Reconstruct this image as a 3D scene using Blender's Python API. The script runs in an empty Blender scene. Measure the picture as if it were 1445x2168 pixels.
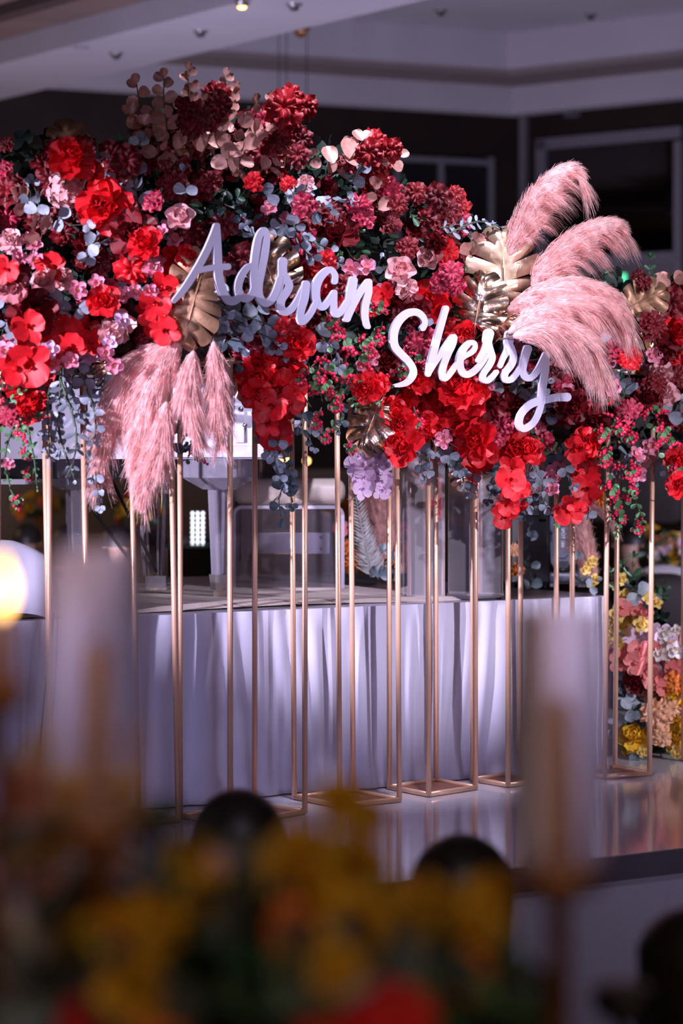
import bpy, bmesh, math, random
import numpy as np
from mathutils import Vector, Matrix, Euler, Quaternion

SC = bpy.context.scene
COL = SC.collection
PI = math.pi
random.seed(7)

# ------------------------------------------------------------------ camera, world, lights, exposure
F = 5100.0            # focal length in pixels of the 1445 x 2168 frame
CAM_Z = 1.233         # camera height above the white platform
HOR = 950.0           # row of the horizon
CX = 722.5

def W(px, py, d):
    """point seen at a pixel of the photograph, at depth d"""
    return Vector(((px - CX) / F * d, d, CAM_Z - (py - HOR) / F * d))

cam_d = bpy.data.cameras.new('camera')
cam = bpy.data.objects.new('camera', cam_d)
COL.objects.link(cam)
cam.location = (0, 0, CAM_Z)
cam.rotation_euler = (PI / 2, 0, 0)
cam_d.sensor_fit = 'VERTICAL'
cam_d.sensor_height = 36.0
cam_d.sensor_width = 24.0
cam_d.lens = F / 2168 * 36.0
cam_d.shift_y = -(1084 - HOR) / 2168
cam_d.clip_start = 0.05
cam_d.clip_end = 200
cam_d.dof.use_dof = True
cam_d.dof.focus_distance = 8.35
cam_d.dof.aperture_fstop = 2.1
SC.camera = cam

world = bpy.data.worlds.new('hall_ambience')
SC.world = world
world.use_nodes = True
world.node_tree.nodes['Background'].inputs[0].default_value = (0.32, 0.28, 0.5, 1)
world.node_tree.nodes['Background'].inputs[1].default_value = 0.009

def light(kind, name, loc, target, energy, color, size=0.1, angle=40, blend=0.5):
    d = bpy.data.lights.new(name, kind)
    d.energy = energy
    d.color = color
    if kind == 'SPOT':
        d.spot_size = math.radians(angle)
        d.spot_blend = blend
        d.shadow_soft_size = size
    elif kind == 'AREA':
        d.size = size
    else:
        d.shadow_soft_size = size
    o = bpy.data.objects.new(name, d)
    COL.objects.link(o)
    o.location = loc
    v = Vector(target) - Vector(loc)
    o.rotation_euler = v.to_track_quat('-Z', 'Y').to_euler()
    return o

light('SPOT', 'stage_spot', (-5.6, 2.6, 2.2), W(230, 850, 7.8), 5200, (0.86, 0.76, 1.0), 0.035, 14, 0.55)
light('SPOT', 'stage_spot', (5.4, 3.0, 2.5), W(1120, 870, 8.6), 1750, (0.93, 0.84, 1.0), 0.035, 18, 0.6)
light('SPOT', 'stage_spot', (-2.0, 0.4, 2.4), W(540, 640, 7.6), 430, (0.74, 0.66, 1.0), 0.04, 10, 0.6)
light('SPOT', 'stage_spot', (4.6, 4.6, 2.2), W(1390, 1420, 9.6), 1000, (1.0, 0.92, 0.96), 0.05, 12, 0.6)  # extra spot added to brighten the floor bouquet
light('SPOT', 'low_fill', (-3.6, 3.2, 0.1), W(420, 1160, 8.6), 170, (0.50, 0.50, 1.0), 0.5, 40, 0.7)  # added low fill, reaches the stage under the flowers
light('SPOT', 'low_fill', (4.4, 4.6, 0.1), W(930, 1160, 9.0), 150, (0.58, 0.56, 1.0), 0.5, 40, 0.7)  # second added low fill, from the other side
light('SPOT', 'stage_fill', (0.5, 6.95, 4.35), W(640, 1110, 9.4), 700, (0.84, 0.78, 1.0), 0.10, 44, 0.6)  # added fill from above, brightens piano and carpet
light('SPOT', 'stage_fill', (2.8, 7.0, 4.35), W(1130, 1150, 9.5), 420, (0.84, 0.78, 1.0), 0.10, 30, 0.6)  # added to brighten the moving light and its neighbours
light('SPOT', 'front_fill', (0.6, 0.2, 4.2), W(640, 1560, 8.1), 300, (0.54, 0.53, 1.0), 0.7, 32, 0.7)  # wide lamp added to lift the platform floor and skirt
light('SPOT', 'stage_fill', (1.5, 12.6, 4.2), (-0.3, 9.5, 0.9), 420, (0.82, 0.76, 1.0), 0.15, 44, 0.8)  # added fill from behind the stage
light('SPOT', 'ceiling_fill', (-2.0, 12.6, -0.2), (0.2, 17.5, 4.2), 700, (0.74, 0.68, 1.0), 0.3, 100, 0.9)  # unseen lamp added to light up the ceiling
light('SPOT', 'ceiling_fill', (3.2, 12.0, -0.2), (1.8, 18.0, 4.2), 320, (0.74, 0.68, 1.0), 0.3, 90, 0.9)  # second unseen lamp added for the ceiling
light('POINT', 'warm_fill', (-4.0, 16.5, 1.6), (0, 0, 0), 30, (1.0, 0.62, 0.34), 0.3)
light('POINT', 'warm_fill', (2.8, 15.0, 1.4), (0, 0, 0), 12, (1.0, 0.66, 0.4), 0.3)
light('POINT', 'warm_fill', (-1.6, -1.2, 1.2), (0, 0, 0), 40, (1.0, 0.62, 0.36), 0.3)  # added lamp, warms the unseen front wall for the mirrors
light('POINT', 'warm_fill', (1.8, -1.4, 1.0), (0, 0, 0), 40, (1.0, 0.62, 0.36), 0.3)  # its twin, added for the same reflected wall
light('SPOT', 'house_light', (0.8, 0.6, 4.2), (0.0, 3.6, 0.0), 62, (1.0, 0.90, 0.78), 0.3, 90, 0.9)

try:
    SC.cycles.transparent_max_bounces = 40
except AttributeError:
    pass
SC.view_settings.view_transform = 'Standard'
SC.view_settings.look = 'None'
SC.view_settings.exposure = 0.2
SC.view_settings.gamma = 1.0
SC.view_settings.use_curve_mapping = False

# ------------------------------------------------------------------ materials
def mat(name, color, rough=0.6, metal=0.0, spec=0.5, noise=0.0, nscale=20.0, vary=0.0, trans=0.0,
        bump=0.0, bscale=60.0, emit=None, estr=0.0, sheen=0.0, coat=0.0):
    m = bpy.data.materials.new(name)
    m.use_nodes = True
    nt = m.node_tree
    N, L = nt.nodes, nt.links
    b = N['Principled BSDF']
    b.inputs['Base Color'].default_value = (*color, 1)
    b.inputs['Roughness'].default_value = rough
    b.inputs['Metallic'].default_value = metal
    b.inputs['Specular IOR Level'].default_value = spec
    if sheen:
        b.inputs['Sheen Weight'].default_value = sheen
    if coat:
        b.inputs['Coat Weight'].default_value = coat
    col = None
    if noise or vary:
        tc = N.new('ShaderNodeTexCoord')
        val = None
        if noise:
            t = N.new('ShaderNodeTexNoise')
            t.inputs['Scale'].default_value = nscale
            t.inputs['Detail'].default_value = 3
            L.new(tc.outputs['Object'], t.inputs['Vector'])
            mr = N.new('ShaderNodeMapRange')
            mr.inputs[1].default_value = 0.3
            mr.inputs[2].default_value = 0.7
            mr.inputs[3].default_value = 1 - noise
            mr.inputs[4].default_value = 1 + noise
            L.new(t.outputs['Fac'], mr.inputs[0])
            val = mr.outputs[0]
        if vary:
            oi = N.new('ShaderNodeObjectInfo')
            mv = N.new('ShaderNodeMapRange')
            mv.inputs[3].default_value = 1 - vary
            mv.inputs[4].default_value = 1 + vary
            L.new(oi.outputs['Random'], mv.inputs[0])
            if val is None:
                val = mv.outputs[0]
            else:
                mm = N.new('ShaderNodeMath')
                mm.operation = 'MULTIPLY'
                L.new(val, mm.inputs[0])
                L.new(mv.outputs[0], mm.inputs[1])
                val = mm.outputs[0]
        vm = N.new('ShaderNodeVectorMath')
        vm.operation = 'SCALE'
        vm.inputs[0].default_value = color
        L.new(val, vm.inputs['Scale'])
        col = vm.outputs[0]
        L.new(col, b.inputs['Base Color'])
    if bump:
        tc = N.new('ShaderNodeTexCoord')
        t = N.new('ShaderNodeTexNoise')
        t.inputs['Scale'].default_value = bscale
        L.new(tc.outputs['Object'], t.inputs['Vector'])
        bp = N.new('ShaderNodeBump')
        bp.inputs['Strength'].default_value = bump
        bp.inputs['Distance'].default_value = 0.01
        L.new(t.outputs['Fac'], bp.inputs['Height'])
        L.new(bp.outputs[0], b.inputs['Normal'])
    if trans:
        tr = N.new('ShaderNodeBsdfTranslucent')
        tr.inputs[0].default_value = (*color, 1)
        if col is not None:
            L.new(col, tr.inputs[0])
        mx = N.new('ShaderNodeMixShader')
        mx.inputs[0].default_value = trans
        L.new(b.outputs[0], mx.inputs[1])
        L.new(tr.outputs[0], mx.inputs[2])
        L.new(mx.outputs[0], N['Material Output'].inputs[0])
    if emit:
        b.inputs['Emission Color'].default_value = (*emit, 1)
        b.inputs['Emission Strength'].default_value = estr
    return m

def clear_mat(name, tint=(0.9, 0.88, 1.0), body=0.12, rough=0.04):
    """clear acrylic or thin glass: see-through, with a glossy skin and a little milkiness"""
    m = bpy.data.materials.new(name)
    m.use_nodes = True
    nt = m.node_tree
    N, L = nt.nodes, nt.links
    N.remove(N['Principled BSDF'])
    tp = N.new('ShaderNodeBsdfTransparent')
    tp.inputs[0].default_value = (*tint, 1)
    df = N.new('ShaderNodeBsdfDiffuse')
    df.inputs[0].default_value = (0.75, 0.72, 0.9, 1)
    gl = N.new('ShaderNodeBsdfGlossy')
    gl.inputs['Roughness'].default_value = rough
    fr = N.new('ShaderNodeFresnel')
    fr.inputs[0].default_value = 1.5
    m1 = N.new('ShaderNodeMixShader')
    m1.inputs[0].default_value = body
    L.new(tp.outputs[0], m1.inputs[1])
    L.new(df.outputs[0], m1.inputs[2])
    m2 = N.new('ShaderNodeMixShader')
    L.new(fr.outputs[0], m2.inputs[0])
    L.new(m1.outputs[0], m2.inputs[1])
    L.new(gl.outputs[0], m2.inputs[2])
    L.new(m2.outputs[0], N['Material Output'].inputs[0])
    return m

def frosted_mat():
    m = bpy.data.materials.new('frosted_glass')
    m.use_nodes = True
    b = m.node_tree.nodes['Principled BSDF']
    b.inputs['Base Color'].default_value = (0.93, 0.90, 0.98, 1)
    b.inputs['Transmission Weight'].default_value = 0.93
    b.inputs['Roughness'].default_value = 0.32
    b.inputs['IOR'].default_value = 1.12
    return m

M = {}
def red_set():
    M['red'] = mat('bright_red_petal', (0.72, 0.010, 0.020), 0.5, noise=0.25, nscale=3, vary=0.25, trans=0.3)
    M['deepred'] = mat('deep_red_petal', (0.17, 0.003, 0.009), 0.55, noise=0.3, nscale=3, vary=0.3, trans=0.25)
    M['cherry'] = mat('shaded_red_petal', (0.36, 0.005, 0.012), 0.5, noise=0.25, nscale=3, vary=0.3, trans=0.25)  # darker copy of the red, paints the dim light up top
    M['crimson'] = mat('crimson_petal', (0.42, 0.02, 0.06), 0.5, noise=0.25, nscale=3, vary=0.3, trans=0.3)
    M['pink'] = mat('pink_petal', (0.80, 0.30, 0.42), 0.5, noise=0.2, nscale=3, vary=0.2, trans=0.3)
    M['palepink'] = mat('pale_pink_petal', (0.82, 0.46, 0.48), 0.5, noise=0.15, nscale=3, vary=0.18, trans=0.3)
    M['dustypink'] = mat('dusty_pink_petal', (0.50, 0.17, 0.20), 0.6, noise=0.2, nscale=3, vary=0.2, trans=0.25)
    M['lilac'] = mat('lilac_white_petal', (0.82, 0.62, 0.84), 0.5, noise=0.15, nscale=4, vary=0.15, trans=0.3)
    M['yellow'] = mat('yellow_petal', (0.80, 0.50, 0.04), 0.5, noise=0.2, nscale=3, vary=0.25, trans=0.3)
    M['lemon'] = mat('lemon_petal', (0.85, 0.66, 0.22), 0.5, noise=0.2, nscale=3, vary=0.2, trans=0.3)
    M['peach'] = mat('peach_petal', (0.85, 0.48, 0.30), 0.5, noise=0.2, nscale=3, vary=0.2, trans=0.3)
    M['orange'] = mat('orange_petal', (0.75, 0.20, 0.02), 0.5, noise=0.2, nscale=3, vary=0.2, trans=0.3)
    M['salmon'] = mat('salmon_petal', (0.80, 0.24, 0.24), 0.5, noise=0.2, nscale=3, vary=0.2, trans=0.3)
    M['white'] = mat('white_petal', (0.85, 0.80, 0.80), 0.5, noise=0.1, nscale=3, vary=0.1, trans=0.3)
    M['stamen'] = mat('pollen_yellow', (0.8, 0.55, 0.2), 0.7)
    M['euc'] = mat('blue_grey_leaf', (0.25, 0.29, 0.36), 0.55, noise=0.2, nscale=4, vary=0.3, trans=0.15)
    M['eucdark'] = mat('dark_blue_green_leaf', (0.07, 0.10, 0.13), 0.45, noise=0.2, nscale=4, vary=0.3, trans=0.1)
    M['copper'] = mat('copper_pink_leaf', (0.62, 0.32, 0.27), 0.42, metal=0.25, noise=0.25, nscale=3, vary=0.3, trans=0.15)
    M['green'] = mat('dark_green_leaf', (0.025, 0.09, 0.04), 0.35, noise=0.3, nscale=4, vary=0.3, trans=0.1)
    M['freshgreen'] = mat('fresh_green_leaf', (0.09, 0.24, 0.10), 0.4, noise=0.25, nscale=4, vary=0.3, trans=0.2)
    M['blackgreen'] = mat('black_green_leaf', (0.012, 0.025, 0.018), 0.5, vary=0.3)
    M['stem'] = mat('green_stem', (0.05, 0.08, 0.04), 0.6)
    M['twig'] = mat('brown_twig', (0.14, 0.07, 0.05), 0.7)
    M['berry'] = mat('red_berry', (0.60, 0.015, 0.06), 0.22, vary=0.25, coat=0.4)
    M['gold'] = mat('polished_gold_leaf', (0.80, 0.58, 0.42), 0.22, metal=1.0, noise=0.12, nscale=5, bump=0.15, bscale=9)
    M['palegold'] = mat('satin_gold_leaf', (0.70, 0.52, 0.36), 0.38, metal=0.85, noise=0.15, nscale=5, bump=0.15, bscale=9)
    M['bronze'] = mat('matt_bronze_leaf', (0.34, 0.19, 0.11), 0.45, metal=0.55, noise=0.3, nscale=4, bump=0.15, bscale=9)
    M['pampas'] = mat('pink_pampas_hair', (0.88, 0.57, 0.55), 0.6, noise=0.25, nscale=45, vary=0.06, trans=0.4)
    M['fern'] = mat('bleached_fern', (0.85, 0.85, 0.88), 0.6, trans=0.3)
red_set()
M['post'] = mat('rose_gold_paint', (0.78, 0.48, 0.33), 0.36, metal=0.4, noise=0.06, nscale=6)
M['plate'] = mat('copper_plate', (0.32, 0.13, 0.08), 0.35, metal=0.5, noise=0.2, nscale=8)
M['sign'] = mat('white_lacquer', (0.52, 0.50, 0.65), 0.45, noise=0.04, nscale=9)
M['cloth'] = mat('white_polyester', (0.60, 0.60, 0.76), 0.75, noise=0.05, nscale=5, bump=0.06, bscale=500, trans=0.12, sheen=0.2)
M['gloss'] = mat('glossy_white_vinyl', (0.60, 0.57, 0.64), 0.10, noise=0.06, nscale=2.5)
M['carpet'] = mat('cream_carpet', (0.74, 0.64, 0.60), 0.95, noise=0.1, nscale=60, bump=0.3, bscale=220)
M['greycarpet'] = mat('grey_skirting_felt', (0.36, 0.33, 0.35), 0.95, noise=0.03, nscale=60, bump=0.1, bscale=300)
M['edge'] = mat('dark_edge_strip', (0.045, 0.03, 0.035), 0.5, noise=0.2, nscale=10)
M['black'] = mat('black_plastic', (0.012, 0.012, 0.016), 0.45)
M['greyplastic'] = mat('blue_grey_plastic', (0.12, 0.13, 0.20), 0.42)
M['steel'] = mat('brushed_steel', (0.45, 0.43, 0.45), 0.3, metal=0.9)
M['mirror'] = mat('mirror_glass', (0.80, 0.77, 0.88), 0.04, metal=0.80)
M['darkmirror'] = mat('dark_mirror', (0.20, 0.20, 0.22), 0.06, metal=1.0)
M['whitegloss'] = mat('lilac_white_lacquer', (0.66, 0.63, 0.76), 0.25, noise=0.03, nscale=4)
M['harp'] = mat('gold_iron_frame', (0.50, 0.28, 0.08), 0.35, metal=0.8, noise=0.15, nscale=8)
M['leather'] = mat('cream_leatherette', (0.55, 0.47, 0.43), 0.5, bump=0.1, bscale=120)
M['acrylic'] = clear_mat('clear_acrylic', (0.97, 0.965, 0.995), 0.24)
M['acryliclip'] = clear_mat('bright_acrylic_edge', (0.97, 0.965, 0.995), 0.62)
M['glass'] = clear_mat('thin_glass', (0.95, 0.95, 0.98), 0.04)
M['hazeglass'] = frosted_mat()
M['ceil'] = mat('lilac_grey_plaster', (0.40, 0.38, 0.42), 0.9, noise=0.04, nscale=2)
M['ceildark'] = mat('dark_plaster', (0.20, 0.165, 0.16), 0.9, noise=0.05, nscale=2)
M['wallwood'] = mat('dark_walnut_veneer', (0.020, 0.011, 0.009), 0.5, noise=0.3, nscale=3)
M['frame'] = mat('grey_painted_frame', (0.22, 0.21, 0.25), 0.5)
M['beige'] = mat('beige_panel', (0.30, 0.24, 0.19), 0.8, noise=0.15, nscale=3)
M['brass'] = mat('dark_brass', (0.30, 0.13, 0.06), 0.35, metal=0.7)
M['wax'] = mat('pink_wax', (0.80, 0.52, 0.48), 0.5, trans=0.3)
M['flame'] = mat('candle_flame', (1, 0.6, 0.2), 0.5, emit=(1.0, 0.52, 0.16), estr=9)
M['bulb'] = mat('warm_bulb', (1, 0.6, 0.2), 0.5, emit=(1.0, 0.50, 0.14), estr=7)
M['exit'] = mat('green_lit_acrylic', (0.1, 0.8, 0.4), 0.4, emit=(0.10, 0.85, 0.42), estr=1.1)
M['exitwhite'] = mat('white_lit_pictogram', (0.9, 1, 0.9), 0.4, emit=(0.8, 1.0, 0.85), estr=1.3)
M['exitdark'] = mat('dark_pictogram', (0.01, 0.05, 0.03), 0.5)
M['crystal'] = mat('lit_crystal', (0.9, 0.92, 1), 0.2, emit=(0.85, 0.9, 1.0), estr=0.9)
M['hair'] = mat('black_hair', (0.012, 0.009, 0.008), 0.5, noise=0.3, nscale=30)
M['skin'] = mat('skin', (0.42, 0.24, 0.17), 0.55)
M['suit'] = mat('dark_olive_cloth', (0.05, 0.055, 0.045), 0.85, noise=0.2, nscale=12)
M['suit2'] = mat('grey_green_cloth', (0.12, 0.14, 0.12), 0.85, noise=0.2, nscale=12)
M['tablecloth'] = mat('table_linen', (0.42, 0.38, 0.37), 0.85, noise=0.06, nscale=4)
M['chaircover'] = mat('pale_chair_cover', (0.50, 0.47, 0.47), 0.85, noise=0.06, nscale=4)
M['print'] = mat('white_print', (0.9, 0.9, 0.95), 0.5)
M['cable'] = mat('black_cable', (0.01, 0.01, 0.012), 0.5)

# ------------------------------------------------------------------ mesh helpers
def mesh_obj(name, verts, faces, m, parent=None, smooth=False, mw=None):
    me = bpy.data.meshes.new(name)
    me.from_pydata([tuple(v) for v in verts], [], faces)
    me.update()
    if smooth:
        me.polygons.foreach_set('use_smooth', [True] * len(me.polygons))
    me.materials.append(m)
    return place(name, me, parent, mw)

def place(name, me, parent=None, mw=None):
    o = bpy.data.objects.new(name, me)
    COL.objects.link(o)
    if parent is not None:
        o.parent = parent
    if mw is not None:
        o.matrix_local = mw
    return o

class G:
    """collects shapes into one mesh"""
    def __init__(s):
        s.v, s.f = [], []
    def add(s, vs, fs):
        n = len(s.v)
        s.v += [Vector(v) for v in vs]
        s.f += [tuple(i + n for i in f) for f in fs]
        return s
    def box(s, a, b, rot=None, about=None):
        a, b = Vector(a), Vector(b)
        vs = [Vector((x, y, z)) for z in (a.z, b.z) for y in (a.y, b.y) for x in (a.x, b.x)]
        if rot is not None:
            c = about if about is not None else (a + b) / 2
            vs = [c + rot @ (v - c) for v in vs]
        return s.add(vs, [(0, 2, 3, 1), (4, 5, 7, 6), (0, 1, 5, 4), (2, 6, 7, 3), (0, 4, 6, 2), (1, 3, 7, 5)])
    def prism(s, poly, z0, z1):
        n = len(poly)
        vs = [(x, y, z0) for x, y in poly] + [(x, y, z1) for x, y in poly]
        fs = [tuple(range(n - 1, -1, -1)), tuple(range(n, 2 * n))]
        fs += [(i, (i + 1) % n, n + (i + 1) % n, n + i) for i in range(n)]
        return s.add(vs, fs)
    def tube(s, pts, r, n=8, cap=True):
        pts = [Vector(p) for p in pts]
        k = len(pts)
        rs = r if isinstance(r, (list, tuple)) else [r] * k
        vs = []
        t0 = (pts[1] - pts[0]).normalized()
        ref = Vector((0, 0, 1)) if abs(t0.z) < 0.9 else Vector((1, 0, 0))
        nrm = t0.cross(ref).normalized()
        for i in range(k):
            t = (pts[min(i + 1, k - 1)] - pts[max(i - 1, 0)]).normalized()
            nrm = (nrm - t * nrm.dot(t)).normalized()
            bn = t.cross(nrm)
            for j in range(n):
                a = 2 * PI * j / n
                vs.append(pts[i] + (nrm * math.cos(a) + bn * math.sin(a)) * rs[i])
        fs = [(i * n + j, i * n + (j + 1) % n, (i + 1) * n + (j + 1) % n, (i + 1) * n + j) for i in range(k - 1) for j in range(n)]
        if cap:
            fs += [tuple(range(n - 1, -1, -1)), tuple(range((k - 1) * n, k * n))]
        return s.add(vs, fs)
    def lathe(s, prof, n=16, c=(0, 0, 0), cap=True):
        c = Vector(c)
        vs = [c + Vector((r * math.cos(2 * PI * j / n), r * math.sin(2 * PI * j / n), z)) for r, z in prof for j in range(n)]
        k = len(prof)
        fs = [(i * n + j, i * n + (j + 1) % n, (i + 1) * n + (j + 1) % n, (i + 1) * n + j) for i in range(k - 1) for j in range(n)]
        if cap:
            fs += [tuple(range(n - 1, -1, -1)), tuple(range((k - 1) * n, k * n))]
        return s.add(vs, fs)
    def ball(s, c, r, u=10, v=7, sq=(1, 1, 1)):
        c = Vector(c)
        vs = [c + Vector((0, 0, -r * sq[2]))]
        for i in range(1, v):
            a = -PI / 2 + PI * i / v
            for j in range(u):
                b = 2 * PI * j / u
                vs.append(c + Vector((r * sq[0] * math.cos(a) * math.cos(b), r * sq[1] * math.cos(a) * math.sin(b), r * sq[2] * math.sin(a))))
        vs.append(c + Vector((0, 0, r * sq[2])))
        fs = [(0, 1 + (j + 1) % u, 1 + j) for j in range(u)]
        for i in range(v - 2):
            for j in range(u):
                p = 1 + i * u
                fs.append((p + j, p + (j + 1) % u, p + u + (j + 1) % u, p + u + j))
        e = len(vs) - 1
        p = 1 + (v - 2) * u
        fs += [(p + j, p + (j + 1) % u, e) for j in range(u)]
        return s.add(vs, fs)
    def build(s, name, m, parent=None, smooth=False, bevel=0.0, mw=None):
        o = mesh_obj(name, s.v, s.f, m, parent, smooth, mw)
        if bevel:
            b = o.modifiers.new('bevel', 'BEVEL')
            b.width = bevel
            b.segments = 2
        return o
    def mesh(s, name, m, smooth=False):
        me = bpy.data.meshes.new(name)
        me.from_pydata([tuple(v) for v in s.v], [], s.f)
        me.update()
        if smooth:
            me.polygons.foreach_set('use_smooth', [True] * len(me.polygons))
        me.materials.append(m)
        return me

def tag(o, label, cat, group=None, kind=None):
    if label:
        o['label'] = label
    if cat:
        o['category'] = cat
    if group:
        o['group'] = group
    if kind:
        o['kind'] = kind
    return o

def thing(name, label, cat, loc=(0, 0, 0), group=None, mw=None):
    o = bpy.data.objects.new(name, None)
    o.empty_display_size = 0.05
    COL.objects.link(o)
    if mw is not None:
        o.matrix_world = mw
    else:
        o.location = loc
    return tag(o, label, cat, group)

def copy_tree(o, parent=None):
    c = o.copy()
    COL.objects.link(c)
    c.parent = parent
    for ch in list(o.children):
        copy_tree(ch, c)
    return c

def interp(x, xs, ys):
    return float(np.interp(x, xs, ys))

def row(px):
    """depth of the flower row (and of the stands) at a pixel column"""
    return interp(px, [-60, 380, 510, 720, 915, 1290, 1500], [7.55, 7.78, 7.85, 8.12, 8.45, 8.90, 9.10])

# direction of the stage front and of its depth
DX = Vector((0.843, 0.539, 0))
DN = Vector((-0.539, 0.843, 0))
S0 = Vector((-0.608, 8.33, 0))
STAGE_Z = 0.66
# ------------------------------------------------------------------ the setting
def struct(g, name, m, **k):
    o = g.build(name, m, **k)
    o['kind'] = 'structure'
    return o

FL = -0.6
g = G()
g.box((-9, -3, FL - 0.1), (9, 24.5, FL))
struct(g, 'floor', mat('hall_carpet', (0.06, 0.045, 0.05), 0.95, noise=0.3, nscale=6))

# tray ceiling: an obtuse far corner, two stepped fascias, a flat top
TC = Vector((1.41, 19.9, 0))
LD = Vector((-3.49, -1.5, 0)).normalized()
RD = Vector((1.27, -0.96, 0)).normalized()
LN = Vector((-LD.y, LD.x, 0))      # pointing to the far side
if LN.y < 0:
    LN = -LN
RN = Vector((-RD.y, RD.x, 0))
if RN.y < 0:
    RN = -RN
def tray(off):
    """left end, corner, right end of the tray outline moved outward by off"""
    a, b = TC + LN * off, TC + RN * off
    det = LD.x * RD.y - LD.y * RD.x
    dv = b - a
    t = (dv.x * RD.y - dv.y * RD.x) / det
    c = a + LD * t
    return [a + LD * 8.5, c, b + RD * 7.0]
def band(o0, z0, o1, z1):
    p, q = tray(o0), tray(o1)
    vs = [v + Vector((0, 0, z0)) for v in p] + [v + Vector((0, 0, z1)) for v in q]
    return vs, [(0, 1, 4, 3), (1, 2, 5, 4)]
def slab(name, o0, z0, o1, z1, m):
    g = G()
    p, q = tray(o0), tray(o1)
    vs = [v + Vector((0, 0, z)) for z in (z0, z1) for v in p] + [v + Vector((0, 0, z)) for z in (z0, z1) for v in q]
    fs = [(0, 1, 4, 3), (1, 2, 5, 4), (6, 9, 10, 7), (7, 10, 11, 8), (0, 6, 7, 1), (1, 7, 8, 2), (3, 4, 10, 9), (4, 5, 11, 10), (0, 3, 9, 6), (2, 8, 11, 5)]
    g.add(vs, fs)
    return struct(g, name, m)
slab('trim_1', 0.0, 4.00, 0.18, 4.24, M['ceil'])        # lower fascia
slab('trim_2', -0.52, 4.22, 0.02, 4.26, M['ceildark'])  # step between the fascias, its shadow painted as darker plaster
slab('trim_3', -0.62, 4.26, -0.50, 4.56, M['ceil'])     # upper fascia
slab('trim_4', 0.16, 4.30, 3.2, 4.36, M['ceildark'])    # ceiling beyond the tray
g = G()
g.box((-9, -3, 4.54), (9, 24.5, 4.64))
struct(g, 'ceiling', M['ceil'])
# the dropped beam that crosses the ceiling
BD = Vector((2.2, -2.9, 0)).normalized()
b0, b1 = Vector((-1.69, 17.2, 0)), Vector((-2.29, 16.6, 0))
g = G()
def beam(a, b, z0, z1, back, front):
    vs = [p + BD * s + Vector((0, 0, z)) for z in (z0, z1) for p, s in ((a, -back), (b, -back), (b, front), (a, front))]
    return vs, [(0, 1, 2, 3), (7, 6, 5, 4), (0, 4, 5, 1), (1, 5, 6, 2), (2, 6, 7, 3), (3, 7, 4, 0)]
g.add(*beam(b0, b1, 3.90, 4.54, 1.9, 11))
struct(g, 'trim_5', M['ceil'])
g = G()
g.add(*beam(b0 + Vector((0.05, 0.04, 0)), b0 + Vector((0.005, 0.004, 0)), 3.97, 4.1, 1.4, 11))
struct(g, 'trim_6', mat('beam_side_shade', (0.22, 0.13, 0.11), 0.6))  # brown strip painting the shadow along the beam's side
g = G()
g.add(*beam(b1 + Vector((-0.005, -0.004, 0)), b1 + Vector((-1.9, -1.5, 0)), 4.06, 4.54, 3.5, 11))
struct(g, 'trim_7', mat('bronze_ceiling_panel', (0.17, 0.115, 0.10), 0.7, noise=0.1, nscale=2))
g = G()
g.add(*beam(b1 + Vector((-0.42, -0.35, 0)), b1 + Vector((-0.52, -0.43, 0)), 3.99, 4.07, 3.5, 11))
struct(g, 'trim_8', mat('dark_bronze_cornice', (0.07, 0.045, 0.04), 0.6))

# far walls with panel frames
def wall(name, a, b, z0, z1, m, thick=0.12):
    n = Vector((-(b - a).y, (b - a).x, 0)).normalized()
    if n.y < 0:
        n = -n
    g = G()
    vs = [p + n * s + Vector((0, 0, z)) for z in (z0, z1) for p, s in ((a, 0), (b, 0), (b, thick), (a, thick))]
    g.add(vs, [(0, 3, 2, 1), (4, 5, 6, 7), (0, 1, 5, 4), (1, 2, 6, 5), (2, 3, 7, 6), (3, 0, 4, 7)])
    return struct(g, name, m)
wl, wc, wr = tray(1.9)
wall('wall_back', wl, wc, FL, 4.4, M['wallwood'])
wall('wall_right', wc, wr, FL, 4.4, M['wallwood'])
g = G()
g.box((-9.1, -3, FL), (-9, 24.5, 4.6))
struct(g, 'wall_left', M['wallwood'])
g = G()
g.box((9, -3, FL), (9.1, 24.5, 4.6))
struct(g, 'wall_east', M['wallwood'])
g = G()
g.box((-9, -3.1, FL), (9, -3, 4.6))
struct(g, 'wall_front', M['beige'])

def on_wall(px, right=True):
    """the point of the far wall seen in a pixel column"""
    k = (px - CX) / F
    d = RD if right else LD
    t = (k * wc.y - wc.x) / (d.x - k * d.y)
    return wc + d * t
def wz(p, py):
    return CAM_Z - (py - HOR) / F * p.y
def panel(a, b, z0, z1, out0, out1, right=True):
    n = RN if right else LN
    vs = [p - n * s + Vector((0, 0, z)) for z in (z0, z1) for p, s in ((a, out0), (b, out0), (b, out1), (a, out1))]
    return vs, [(0, 3, 2, 1), (4, 5, 6, 7), (0, 1, 5, 4), (1, 2, 6, 5), (2, 3, 7, 6), (3, 0, 4, 7)]
def vbar(g, px, w, y0, y1, right=True, o=0.06):
    a, b = on_wall(px - w / 2, right), on_wall(px + w / 2, right)
    g.add(*panel(a, b, wz(a, y1), wz(a, y0), -0.005, o, right))
def hbar(g, p0, p1, y, w, right=True, o=0.06):
    a, b = on_wall(p0, right), on_wall(p1, right)
    z = wz(a, y)
    g.add(*panel(a, b, z - w, z, -0.005, o, right))
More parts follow.
